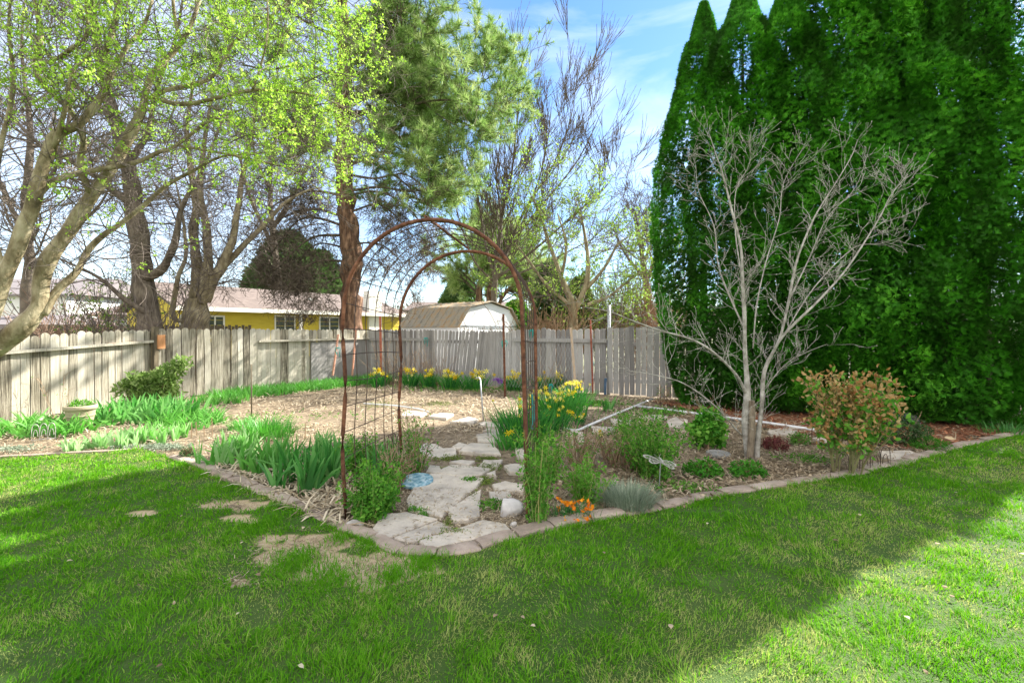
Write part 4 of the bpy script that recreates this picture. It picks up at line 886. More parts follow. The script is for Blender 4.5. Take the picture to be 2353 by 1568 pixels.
# ================================================================== TREES
LT = leafT(.55)
def bare_leafy(tips, mb, T, size, n_per, jitter, tint, minlvl=0, maxlvl=9, keep=1.0, nz_=None):
    Pp = []; D = []
    for p, d, l in tips:
        if not (minlvl <= l <= maxlvl): continue
        for _ in range(n_per):
            if random.random() > keep: continue
            Pp.append(p+np.array([random.gauss(0, jitter), random.gauss(0, jitter), random.gauss(0, jitter)])); D.append(d+np.array([random.gauss(0, .6), random.gauss(0, .6), random.gauss(0, .6)+.2]))
    if not Pp: return
    Pp = np.array(Pp); D = np.array(D)
    if nz_ is not None: k = fbm(Pp, nz_[0], nz_[1])+R.uniform(-.1, .1, len(Pp)) > nz_[2]; Pp = Pp[k]; D = D[k]
    scatter(mb, T, Pp, D, size*R.uniform(.55, 1.3, len(Pp)), tint=R.uniform(*tint, len(Pp)))
def left_tree():
    o = thing('leafing_tree', (-6.2, 4.6, 0), 'large spreading tree with smooth pale limbs and fresh light green leaves at left', 'tree')
    tr = MB(); br = MB(); L_ = []
    cfg = dict(wob=.22, up=.02, kids=[0, 3, 4], ang=(.5, 1.1), len=(.5, .75), rmin=.0022)
    def lb(s, sides=9, k=5): q = limb(tr, s, k, sides); L_.append(q); return q
    # trunk outside the frame
    tr.tube(smooth_line([(-6.3, 4.6, -.1, .21), (-6.25, 4.6, .5, .17), (-6.1, 4.65, .95, .15), (-5.75, 4.75, 1.25, .14), (-5.5, 4.8, 1.42, .135)], 4)[:, :3], .16, 12)
    lb([(-60, 830, 4.85, 0.113), (10, 785, 4.9, 0.097), (60, 745, 4.95, 0.092), (92, 700, 5, 0.088), (97, 645, 5, 0.084), (110, 600, 5, 0.077), (155, 535, 5.05, 0.071), (211, 452, 5.1, 0.064), (249, 395, 5.1, 0.059), (284, 337, 5.15, 0.054), (307, 295, 5.2, 0.050), (330, 249, 5.2, 0.046), (337, 207, 5.2, 0.039), (357, 165, 5.3, 0.035), (403, 115, 5.4, 0.030), (433, 69, 5.4, 0.025), (460, -10, 5.5, 0.021), (470, -120, 5.6, 0.012)])
    lb([(-40, 830, 4.85, 0.084), (-25, 740, 4.7, 0.076), (0, 665, 4.7, 0.074), (23, 601, 4.7, 0.071), (50, 530, 4.7, 0.067), (77, 472, 4.7, 0.063), (111, 345, 4.7, 0.052), (130, 307, 4.7, 0.046), (184, 284, 4.75, 0.042), (230, 226, 4.8, 0.039), (249, 173, 4.8, 0.034), (240, 125, 4.9, 0.029), (262, 60, 4.9, 0.024), (280, -40, 5, 0.017)])
    lb([(207, 441, 5.05, 0.029), (184, 376, 4.95, 0.030), (192, 326, 4.9, 0.029), (169, 265, 4.85, 0.028), (127, 222, 4.8, 0.027), (88, 180, 4.8, 0.029), (84, 134, 4.8, 0.027), (92, 77, 4.8, 0.022), (77, -20, 4.8, 0.017)])
    lb([(90, 150, 4.8, 0.017), (130, 135, 4.75, 0.017), (165, 111, 4.7, 0.017), (199, 77, 4.7, 0.015), (196, -20, 4.7, 0.011)])
    lb([(98, 722, 5, 0.050), (132, 668, 5.1, 0.044), (175, 625, 5.2, 0.039), (203, 575, 5.3, 0.034), (240, 540, 5.35, 0.031), (271, 519, 5.4, 0.029), (330, 472, 5.5, 0.025), (383, 426, 5.6, 0.022), (440, 395, 5.7, 0.018), (510, 360, 5.8, 0.015), (590, 355, 5.9, 0.008)])
    lb([(77, 453, 4.75, 0.034), (130, 414, 4.8, 0.030), (192, 395, 4.9, 0.028), (314, 372, 5.1, 0.025), (365, 350, 5.2, 0.024), (406, 334, 5.3, 0.020), (479, 280, 5.4, 0.015), (560, 250, 5.5, 0.008)])
    lb([(406, 334, 5.3, 0.015), (515, 353, 5.4, 0.013), (601, 372, 5.5, 0.011), (669, 391, 5.6, 0.008), (740, 440, 5.7, 0.006)])
    lb([(350, 222, 5.2, 0.025), (383, 234, 5.15, 0.025), (422, 238, 5.1, 0.024), (479, 230, 5.1, 0.022), (568, 209, 5.1, 0.018), (650, 209, 5.2, 0.014), (745, 226, 5.3, 0.009), (830, 270, 5.4, 0.005)])
    lb([(352, 222, 5.2, 0.029), (383, 208, 5.3, 0.027), (476, 184, 5.4, 0.023), (515, 138, 5.4, 0.019), (535, 100, 5.4, 0.018), (592, 61, 5.5, 0.015), (669, 0, 5.6, 0.011), (740, -60, 5.7, 0.008)])
    lb([(420, 100, 5.4, 0.024), (405, 60, 5.35, 0.020), (398, 10, 5.3, 0.017), (400, -60, 5.3, 0.012)])
    lb([(580, 207, 5.1, 0.013), (600, 150, 5.0, 0.012), (615, 70, 5.0, 0.009), (612, -30, 5, 0.007)])
    lb([(230, 226, 4.8, 0.025), (290, 110, 4.9, 0.020), (330, 60, 5.0, 0.017), (350, 0, 5.0, 0.013)])
    lb([(120, 340, 4.7, 0.025), (150, 250, 4.6, 0.018), (165, 170, 4.6, 0.013), (210, 120, 4.6, 0.008)])
    lb([(10, 620, 4.7, 0.017), (-20, 500, 4.6, 0.025), (0, 350, 4.6, 0.024), (30, 200, 4.6, 0.018), (20, 60, 4.6, 0.013), (30, -40, 4.6, 0.008)])
    tips = []
    for q in L_:
        ln = np.linalg.norm(q[-1, :3]-q[0, :3]); thick = q[0, 3] > .06
        sprout(br, q, int(4+ln*4.6), .66, cfg, 2, tips, r0=.3, rmax=.008, f0=.35 if thick else .12, upd=.15)
    # long drooping sprays to the right, over the bed
    for (u, v, Y) in ((700, 120, 5.4), (760, 200, 5.4), (700, 260, 5.5), (640, 320, 5.5), (800, 90, 5.6), (820, 180, 5.6), (740, 330, 5.6), (640, 60, 5.5), (560, 150, 5.3), (580, 300, 5.4), (500, 100, 5.3), (840, 260, 5.6), (760, 30, 5.6), (860, 60, 5.6), (450, 300, 5.4), (300, 150, 4.9), (150, 60, 4.7), (60, 40, 4.7), (770, 420, 5.6), (690, 10, 5.6)):
        p = P(u, v, Y+random.uniform(-.4, .4)); st_ = p+np.array([-random.uniform(.5, .9), 0, random.uniform(-.3, .5)])
        qq = np.column_stack([smooth_line([st_, (st_+p)/2+np.array([0, 0, .1]), p], 3), np.linspace(.009, .004, 7)]); br.tube(qq[:, :3], qq[:, 3], 4)
        sprout(br, qq, 8, .5, cfg, 2, tips, r0=.6, rmax=.006, f0=.2, upd=-.05)
    tr.obj('trunk', M_maplebark, o, smooth=True); br.obj('branches', M_twig, o)
    lf = MB(); T1 = clusterT(5, .6, 11); T2 = clusterT(6, .55, 12)
    t1 = [t for t in tips if t[0][2] > 1.35]
    vis = []
    for p, d, l in t1:                             # light leafing low down, denser above
        u = CU+FP*p[0]/p[1]; v = CV-FP*(p[2]-CH)/p[1]
        k = float(np.interp(v, [180, 320, 420, 560, 700], [1, .75, .32, .12, .06]))
        k *= float(np.interp(u, [0, 500, 640, 760, 840], [.5, .55, .6, .6, .45]))
        if u > 880: k *= .1
        k *= .72*(.1+1.5*max(0, float(fbm(p[None], 2.2, 61)[0])-.25)/.5)
        if random.random() < k: vis.append((p, d, l))
    bare_leafy(vis, lf, T1, .056, 3, .032, (0, 1), 0, 1, .72)
    bare_leafy(vis, lf, T2, .052, 1, .06, (.2, 1), 0, 2, .5)
    lf.obj('foliage', M_mapleleaf, o)
left_tree()

def bgtree(name, lab, limbs, cfg, nspr, Ln, mt, mbk, lvl=2, rmax=.05, r0=.4, f0=.25, base=None, leaf=None, upd=.25, sides=9):
    b = base if base is not None else P(limbs[0][0][0], 757, limbs[0][0][2])*np.array([1, 1, 0])
    o = thing(name, b, lab, 'tree'); tr = MB(); br = MB(); tips = []
    for i, s in enumerate(limbs):
        q = limb(tr, s, 4, sides); ln = np.linalg.norm(q[-1, :3]-q[0, :3])
        sprout(br, q, int(nspr*ln), Ln, cfg, lvl, tips, r0=r0, rmax=rmax, f0=f0 if i == 0 else .1, upd=upd)
    tr.obj('trunk', mt, o, smooth=True); br.obj('branches', mbk, o)
    if leaf: lf = MB(); leaf(lf, tips); lf.obj('foliage', leaf.m if hasattr(leaf, 'm') else M_softleaf, o)
    return o, tips
# big dark tree
C1 = dict(wob=.2, up=.0, kids=[0, 4, 4, 3], ang=(.4, 1.1), len=(.5, .8), rmin=.0045)
bgtree('old_tree', 'old dark barked bare tree with thick leaning trunk behind the left fence', [
    [(345, 900, 11.5, 0.336), (345, 750, 11.5, 0.272), (332, 640, 11.6, 0.232), (318, 540, 11.6, 0.216), (308, 470, 11.6, 0.200), (295, 383, 11.6, 0.176), (261, 268, 11.6, 0.144), (235, 160, 11.5, 0.112), (215, 40, 11.5, 0.088), (200, -80, 11.5, 0.056)],
    [(330, 640, 11.5, 0.120), (372, 618, 11.4, 0.104), (400, 560, 11.3, 0.080), (420, 470, 11.2, 0.056), (470, 380, 11.2, 0.040), (520, 250, 11.2, 0.024)],
    [(308, 470, 11.5, 0.104), (250, 430, 11.4, 0.080), (180, 380, 11.2, 0.056), (90, 330, 11.0, 0.040), (10, 250, 11, 0.024)],
    [(295, 383, 11.6, 0.096), (340, 300, 11.8, 0.072), (360, 200, 12, 0.056), (400, 100, 12, 0.040), (420, 0, 12, 0.024)],
    [(261, 268, 11.6, 0.080), (200, 220, 11.6, 0.056), (130, 150, 11.6, 0.040), (60, 60, 11.6, 0.024)],
    [(345, 720, 11.4, 0.080), (290, 690, 11.2, 0.056), (230, 640, 11.1, 0.040), (150, 600, 11, 0.024), (60, 560, 11, 0.012)]], C1, 3.6, 1.3, M_darkbark, M_twig, lvl=3, rmax=.022)
bgtree('multi_stemmed_tree', 'bare tree with several lichened stems in front of the yellow house', [
    [(455, 900, 13, 0.360), (455, 745, 13, 0.320), (452, 715, 13, 0.288), (452, 690, 13, 0.240)],
    [(450, 700, 13, 0.160), (450, 660, 13, 0.152), (454, 604, 13, 0.136), (443, 537, 13, 0.120), (452, 475, 13, 0.104), (440, 400, 13, 0.080), (430, 300, 13, 0.056), (445, 180, 13, 0.032)],
    [(462, 695, 12.9, 0.152), (474, 640, 12.9, 0.136), (478, 586, 12.9, 0.120), (474, 515, 12.9, 0.104), (460, 440, 12.9, 0.088), (470, 330, 12.9, 0.056), (490, 200, 12.9, 0.032)],
    [(470, 690, 13, 0.152), (492, 640, 13, 0.136), (513, 600, 13, 0.120), (535, 540, 13, 0.104), (548, 470, 13, 0.080), (558, 403, 13, 0.064), (580, 300, 13, 0.040), (600, 180, 13, 0.024)],
    [(500, 625, 13.1, 0.096), (555, 568, 13.3, 0.080), (601, 522, 13.4, 0.068), (650, 470, 13.5, 0.048), (700, 440, 13.6, 0.032), (740, 430, 13.6, 0.016)],
    [(440, 735, 12.8, 0.072), (399, 729, 12.6, 0.068), (409, 640, 12.6, 0.060), (427, 583, 12.6, 0.048), (420, 500, 12.6, 0.032), (400, 400, 12.6, 0.016)]], C1, 2.6, 1.1, M_mossbark, M_twig, lvl=3, rmax=.018)
# ponderosa pine
def pine():
    o = thing('pine_tree', (-5.2, 15, 0), 'tall ponderosa type pine with thick reddish trunk at the fence corner', 'tree')
    tr = MB(); br = MB(); tips = []
    q = limb(tr, [(812, 900, 15, 0.386), (810, 750, 15, 0.353), (808, 640, 15, 0.323), (800, 537, 15, 0.302), (793, 441, 15, 0.286), (791, 291, 15, 0.252), (790, 120, 15, 0.210), (785, -80, 15, 0.168), (780, -350, 15, 0.101), (780, -600, 15, 0.042)], 6, 16)
    tr.obj('trunk', M_pinebark, o, smooth=True)
    cf = dict(wob=.16, up=.09, kids=[0, 3, 4], ang=(.4, .95), len=(.5, .72), rmin=.007)
    cf2 = dict(wob=.3, up=-.05, kids=[0, 5, 5, 4], ang=(.5, 1.2), len=(.5, .8), rmin=.0055)
    # living branches
    LB = [((800, 330), [(900, 300), (1000, 255), (1100, 290), (1205, 205)], .09), ((795, 230), [(900, 200), (1000, 165), (1090, 190), (1130, 175)], .08), ((795, 130), [(880, 100), (960, 60), (1000, 30)], .07),
          ((790, 60), [(860, 20), (940, -20), (1010, -10)], .07), ((800, 380), [(880, 350), (980, 370), (1060, 345), (1075, 330)], .07), ((795, 440), [(870, 430), (950, 440), (1010, 420), (1040, 400)], .05),
          ((790, 280), [(860, 260), (930, 330), (990, 330)], .06), ((790, 180), [(700, 150), (620, 160), (560, 150)], .07), ((790, 250), [(700, 260), (640, 300), (600, 330)], .06), ((790, 90), [(720, 60), (650, 20), (600, 0)], .06),
          ((790, -20), [(880, -60), (960, -110), (1040, -120)], .06), ((790, -60), [(700, -120), (620, -150)], .06), ((788, -140), [(880, -200), (960, -260)], .05), ((788, -180), [(700, -260), (620, -300)], .05), ((785, -260), [(860, -330), (920, -380)], .05), ((785, -300), [(720, -380)], .04), ((790, 340), [(720, 340), (660, 380)], .05), ((795, 160), [(850, 130), (900, 130), (950, 110)], .05), ((790, 210), [(840, 220), (890, 250)], .05), ((795, 300), [(850, 330), (900, 380)], .05), ((797, 400), [(860, 410), (930, 400), (985, 440)], .05), ((797, 360), [(870, 380), (940, 430), (970, 470)], .05), ((795, 260), [(900, 250), (1010, 230), (1110, 240)], .06), ((795, 330), [(900, 320), (990, 300), (1060, 320)], .05)]
    for (a, pts, r) in LB:
        dy = random.uniform(-1.8, 1.2); n = len(pts); s = [(*a, 15, r)]+[(u, v, 15+dy*(i+1)/n, r*(1-.85*(i+1)/n)) for i, (u, v) in enumerate(pts)]
        L2 = limb(br, s, 5, 6); ln = np.linalg.norm(L2[-1, :3]-L2[0, :3]); sprout(br, L2, int(3+ln*2.7), 1.1, cf, 2, tips, r0=.5, rmax=.03, f0=.3, upd=.35)
        tips.append((L2[-1, :3], nrm((L2[-1, :3]-L2[-2, :3])[None])[0], 0))
    live = list(tips); dead = []
    # extra radiating branches towards and away from the camera
    for k in range(9):
        z = random.uniform(7.2, 16); a = random.uniform(0, 6.28); ln = random.uniform(1.8, 3.3)*(1-(z-7)/16)
        c0 = np.array([-5.4, 15, z]); s = np.array([c0+np.array([math.cos(a), math.sin(a), .12])*ln*t for t in (0, .5, 1)]); L2 = np.column_stack([smooth_line(s, 4), np.linspace(.06, .015, 9)]); br.tube(L2[:, :3], L2[:, 3], 5)
        sprout(br, L2, int(ln*4.5), 1.0, cf, 2, live, r0=.5, rmax=.028, f0=.3, upd=.3)
    # dead twiggy skirt
    for (a, pts, r) in [((795, 500), [(720, 480), (650, 500), (590, 560)], .05), ((797, 540), [(720, 545), (660, 590), (620, 640)], .05), ((800, 600), [(730, 600), (680, 630), (650, 680)], .04), ((795, 450), [(700, 440), (620, 480), (560, 560)], .05), ((797, 490), [(870, 470), (930, 520), (980, 600)], .04), ((800, 560), [(870, 560), (920, 600), (950, 660)], .035), ((795, 450), [(870, 440), (940, 480), (1000, 560)], .04), ((800, 630), [(750, 650), (720, 690)], .03), ((797, 520), [(700, 500), (640, 560), (600, 620)], .045), ((797, 570), [(730, 560), (690, 600), (670, 660)], .035)]:
        dy = random.uniform(-1.5, -.2); n = len(pts); s = [(*a, 15, r)]+[(u, v, 15+dy*(i+1)/n, r*(1-.8*(i+1)/n)) for i, (u, v) in enumerate(pts)]
        L2 = limb(br, s, 5, 6); ln = np.linalg.norm(L2[-1, :3]-L2[0, :3]); sprout(br, L2, int(4+ln*3.2), .75, cf2, 3, dead, r0=.5, rmax=.014, f0=.15, upd=-.35)
    br.obj('branches', M_darkbark, o)
    live = [t for t in live if random.random() < .78]
    lf = MB(); Ts = [needleT(26, s_, w=.036) for s_ in (1, 2, 3)]
    for i, T in enumerate(Ts):
        sub = [t for j, t in enumerate(live) if j % 3 == i and t[2] <= 1]
        Pp = np.array([t[0] for t in sub]); D = np.array([t[1] for t in sub])+np.array([0, 0, .25])
        scatter(lf, T, Pp, D, R.uniform(.2, .34, len(Pp)), tint=np.clip(R.normal(.55, .25, len(Pp)), 0, 1))
        
    lf.obj('foliage', M_needle, o)
pine()
# bare vase tree
C2 = dict(wob=.07, up=.10, kids=[0, 5, 5, 4], ang=(.2, .5), len=(.5, .8), rmin=.0095, taper=.5)
bgtree('bare_tree', 'tall leafless tree fanning thin upright branches against the blue sky', [
    [(1135, 800, 21, 0.174), (1135, 720, 21, 0.155), (1137, 650, 21, 0.136), (1142, 590, 21, 0.112), (1155, 484, 21, 0.074), (1175, 404, 21, 0.056), (1185, 300, 21, 0.037), (1200, 148, 21, 0.012)],
    [(1137, 650, 21, 0.087), (1165, 570, 21, 0.074), (1210, 476, 21, 0.056), (1270, 380, 21, 0.037), (1310, 276, 21, 0.025), (1328, 160, 21, 0.009)],
    [(1140, 620, 21, 0.081), (1190, 540, 21, 0.062), (1260, 452, 21, 0.043), (1330, 364, 21, 0.031), (1390, 240, 21, 0.009)],
    [(1140, 640, 21, 0.074), (1220, 580, 21, 0.056), (1320, 492, 21, 0.037), (1385, 436, 21, 0.022), (1432, 368, 21, 0.007)],
    [(1137, 640, 21, 0.074), (1115, 560, 21, 0.062), (1100, 468, 21, 0.043), (1085, 396, 21, 0.028), (1060, 300, 21, 0.009)],
    [(1140, 600, 21, 0.068), (1150, 500, 21.3, 0.050), (1140, 404, 21.5, 0.031), (1150, 308, 21.6, 0.019), (1140, 204, 21.6, 0.007)],
    [(1180, 560, 21, 0.050), (1230, 436, 20.6, 0.037), (1255, 340, 20.4, 0.025), (1270, 220, 20.4, 0.007)],
    [(1137, 650, 21, 0.056), (1090, 600, 21, 0.043), (1060, 520, 21, 0.031), (1040, 452, 21, 0.019)],
    [(1160, 640, 21, 0.056), (1260, 600, 21, 0.037), (1340, 560, 21, 0.025), (1420, 520, 21, 0.009)]], C2, 2.0, 1.75, M_twigb, M_twigb, lvl=2, rmax=.03, f0=.3, upd=.5, sides=7)
# small leafing tree behind back fence
C3 = dict(wob=.16, up=.03, kids=[0, 3, 4, 3], ang=(.4, 1.0), len=(.5, .78), rmin=.006)
def lf3(mb, tips): bare_leafy(tips, mb, clusterT(4, .5, 21), .13, 1, .08, (0, 1), 0, 1, .75, nz_=(.9, 3, .40))
bgtree('flowering_tree', 'small open branched tree with young yellow green leaves behind the back fence', [
    [(1318, 860, 14, .14), (1318, 745, 14, .13), (1312, 690, 14, .12), (1290, 640, 14, .09), (1262, 560, 14, .06), (1235, 480, 14, .03), (1215, 440, 14, .015)],
    [(1316, 720, 14, .09), (1345, 660, 14, .08), (1350, 600, 14, .06), (1340, 520, 14, .04), (1320, 455, 14, .015)],
    [(1345, 665, 14, .07), (1385, 620, 14, .05), (1420, 560, 14, .03), (1455, 540, 14, .012)],
    [(1312, 700, 14, .07), (1260, 660, 14, .055), (1215, 600, 14, .035), (1185, 560, 14, .012)],
    [(1350, 700, 14, .06), (1400, 680, 14, .045), (1450, 640, 14, .03), (1490, 620, 14, .012)],
    [(1290, 640, 14, .05), (1300, 560, 13.7, .04), (1280, 490, 13.6, .02)]], C3, 3, .9, M_mossbark, M_twig, lvl=3, rmax=.016, leaf=lf3, upd=.3)
C4 = dict(wob=.18, up=.03, kids=[0, 4, 4, 3], ang=(.3, .9), len=(.5, .8), rmin=.011)
bgtree('bare_tree', 'distant rounded leafless tree touching the left edge of the tall hedge', [
    [(1490, 800, 32, .3), (1490, 700, 32, .25), (1480, 620, 32, .2), (1470, 560, 32, .12), (1460, 490, 32, .04)], [(1485, 650, 32, .15), (1510, 570, 32, .09), (1520, 490, 32, .03)], [(1482, 640, 32, .14), (1440, 590, 32, .09), (1415, 540, 32, .04)], [(1480, 600, 32, .1), (1500, 540, 32, .06), (1490, 460, 32, .02)]], C4, 2.0, 2.0, M_twigb, M_twigb, lvl=3, rmax=.05, upd=.3)
# far left bare tree behind maple, fills with fine twigs
bgtree('bare_tree', 'bare grey tree far behind the left limbs beside the white house', [
    [(60, 900, 17, .25), (62, 740, 17, .22), (66, 600, 17, .18), (60, 450, 17, .13), (70, 300, 17, .09), (50, 120, 17, .05), (60, -40, 17, .02)], [(64, 560, 17, .1), (0, 420, 17, .07), (-50, 300, 17, .03)], [(62, 480, 17, .1), (130, 380, 17, .07), (170, 200, 17, .04), (180, 40, 17, .02)], [(66, 620, 17, .1), (150, 540, 17, .07), (230, 470, 17, .04), (270, 380, 17, .02)]], C4, 1.8, 1.8, M_twigb, M_twigb, lvl=3, rmax=.04, upd=.2)
bgtree('bare_tree', 'bare twiggy tree rising behind the yellow house roof', [
    [(640, 900, 30, .3), (640, 700, 30, .28), (630, 560, 30, .2), (620, 420, 30, .14), (640, 250, 30, .08), (630, 80, 30, .03)], [(632, 580, 30, .14), (570, 440, 30, .1), (540, 300, 30, .06), (520, 180, 30, .03)], [(630, 520, 30, .14), (700, 400, 30, .1), (740, 280, 30, .05)], [(625, 450, 30, .1), (580, 330, 30, .06), (590, 200, 30, .03)]], C4, 1.0, 2.6, M_twigb, M_twigb, lvl=3, rmax=.06, upd=.2)

def conifer(name, lab, u, Y, ztop, r, n, m, seed, zb=.6, lumps=.35, T=None, size=.3, power=.8, cat='tree', trunk=True, rotD=.3):
    c = P(u, 757, Y)*np.array([1, 1, 0]); o = thing(name, c, lab, cat)
    if trunk: mb = MB(); mb.tube([c, c+np.array([0, 0, ztop*.5]), c+np.array([0, 0, ztop*.95])], [r*.09+.03, r*.06+.02, .01], 7); mb.obj('trunk', M_darkbark, o)
    mb = MB(); t = R.random(n)**.85; a = R.uniform(0, 2*math.pi, n); prof = np.minimum(1, (t/.12+.3))*(1-t)**power
    prof = np.clip(prof, 0.02, 1)
    nn = np.stack([np.cos(a)*1.6, np.sin(a)*1.6, t*ztop/r*1.1], -1); lu = fbm(nn+seed, 1.4, seed, 3)
    rr = r*prof*(1-lumps+lumps*2*lu*.9)*(R.uniform(.72, 1.02, n))
    p = c+np.stack([np.cos(a)*rr, np.sin(a)*rr, zb+t*(ztop-zb)], -1)
    D = np.stack([np.cos(a), np.sin(a), np.full(n, .5)], -1)+R.normal(0, rotD, (n, 3))
    tint = np.clip(.15+.9*lu*(.6+.6*R.random(n)), 0, 1)
    scatter(mb, T or fanT(7, seed), p, D, size*R.uniform(.6, 1.25, n), tint=tint)
    mb.obj('foliage', m, o); return o
conifer('spruce_tree', 'broad dark evergreen behind the yellow house roof', 665, 42, 10.2, 5.2, 5200, M_needle2, 3, size=.9, power=.55)
conifer('spruce_tree', 'dark evergreen behind the roof nearest the pine trunk', 735, 44, 8.8, 3.8, 3600, M_needle2, 5, size=.85, power=.6)
conifer('columnar_conifer', 'dark columnar evergreen behind the young leafed tree', 1262, 16.5, 3.9, .85, 3800, M_needle2, 6, size=.2, power=.5)
conifer('columnar_conifer', 'short dark evergreen right of the columnar one', 1330, 17, 3.4, .8, 3000, M_needle2, 7, size=.2, power=.5)
conifer('evergreen_shrub', 'yellow green evergreen shrub right of the shed', 1185, 19.5, 2.7, 1.0, 2600, M_perenn, 8, size=.22, power=.45, cat='shrub')
conifer('pine_tree', 'distant small pine showing above the shed roof', 1060, 40, 6.2, 3.0, 2600, M_needle2, 9, size=.6, power=.6)
# second pine behind the shed
def pine2():
    o = thing('pine_tree', (-2.0, 28, 0), 'young soft needled pine with twin trunks behind the shed', 'tree'); tr = MB(); br = MB(); tips = []
    cf = dict(wob=.16, up=.05, kids=[0, 3, 4], ang=(.4, .95), len=(.5, .72), rmin=.012)
    for s in ([(1096, 800, 28, .22), (1098, 700, 28, .2), (1105, 640, 28, .15), (1110, 580, 28, .08)], [(1118, 800, 28, .2), (1122, 700, 28, .18), (1130, 640, 28, .14), (1145, 590, 28, .08)], [(1128, 760, 28, .14), (1150, 690, 28, .12), (1180, 650, 28, .08)]):
        q = limb(tr, s, 4, 8); sprout(br, q, 16, 1.9, cf, 2, tips, r0=.5, rmax=.05, f0=.4, upd=.1)
    tr.obj('trunk', M_pinebark, o, smooth=True); br.obj('branches', M_darkbark, o); lf = MB()
    sub = [t for t in tips if t[2] <= 1 and t[0][2] > 2.6]; Pp = np.array([t[0] for t in sub]); D = np.array([t[1] for t in sub])
    scatter(lf, needleT(30, 5, w=.04), Pp, D, R.uniform(.4, .6, len(Pp)), tint=np.clip(R.normal(.75, .2, len(Pp)), 0, 1)); lf.obj('foliage', M_needle, o)
pine2()
# shrubby fillers behind fences
def twigbush(name, lab, u, Y, w, h, n, m, cat='shrub', leafm=None, nl=0, size=.08):
    c = P(u, 757, Y)*np.array([1, 1, 0]); o = thing(name, c, lab, cat); mb = MB(); tips = []
    cf = dict(wob=.12, up=.05, kids=[0, 3, 3], ang=(.2, .7), len=(.5, .8), rmin=.0009*Y**.8)
    for k in range(n):
        p = c+np.array([random.gauss(0, w*.3), random.gauss(0, w*.25), 0]); d = np.array([random.gauss(0, .35), random.gauss(0, .35), 1]); grow(mb, p, d, h*random.uniform(.45, .75), .012, 2, cf, tips)
    mb.obj('stems', m, o)
    if leafm: lf = MB(); bare_leafy(tips, lf, clusterT(4, .5, 9), size, nl, .06, (0, 1)); lf.obj('foliage', leafm, o)
M_brown = mat('brown_twigs', [(.3, (.24, .14, .09)), (.7, (.42, .28, .2))], scale=5)
twigbush('dry_bush', 'dense brown leafless bush left of the hedge behind the fence', 1478, 16, 1.6, 2.7, 90, M_brown)
twigbush('dry_bush', 'tan dry grassy bush behind the far left fence', 160, 13, 1.8, 1.9, 45, M_brown)
twigbush('dry_bush', 'tangled bare bush between the two big trunks', 385, 11.8, 1.1, 2.0, 28, M_twig)
twigbush('dry_bush', 'low straw coloured bush above the back fence', 1270, 14.6, 2.2, 1.9, 70, M_drystem)
twigbush('leafing_shrub', 'thin green leafing shrub behind the far left fence', 235, 12.5, 1.2, 2.6, 22, M_twig, leafm=M_softleaf, nl=1, size=.10)
twigbush('leafing_shrub', 'bright young green shrub behind the galvanised pipe', 1420, 15, 1.2, 2.9, 40, M_twig, leafm=M_softleaf, nl=2, size=.12)
# distant tree belt
mb = MB(); n = 16000; u = R.uniform(-500, 2900, n); p = np.stack([(u-CU)/FP*85, R.uniform(80, 92, n), R.uniform(0, 1, n)], -1); hh = 3.0+4.5*fbm(np.stack([u/90, 0*u, 0*u], -1), 1, 4)
p[:, 2] *= hh; scatter(mb, clusterT(6, .6, 31), p, R.normal(size=(n, 3)), R.uniform(.7, 1.3, n)); 
tag(mb.obj('far_woodland', mat('far_foliage', [(0, (.07, .08, .05)), (.5, (.13, .12, .08)), (1, (.22, .2, .14))], attr=.8), loc=(0, 85, 0)), 'hazy belt of far trees along the horizon', 'woodland', kind='stuff')

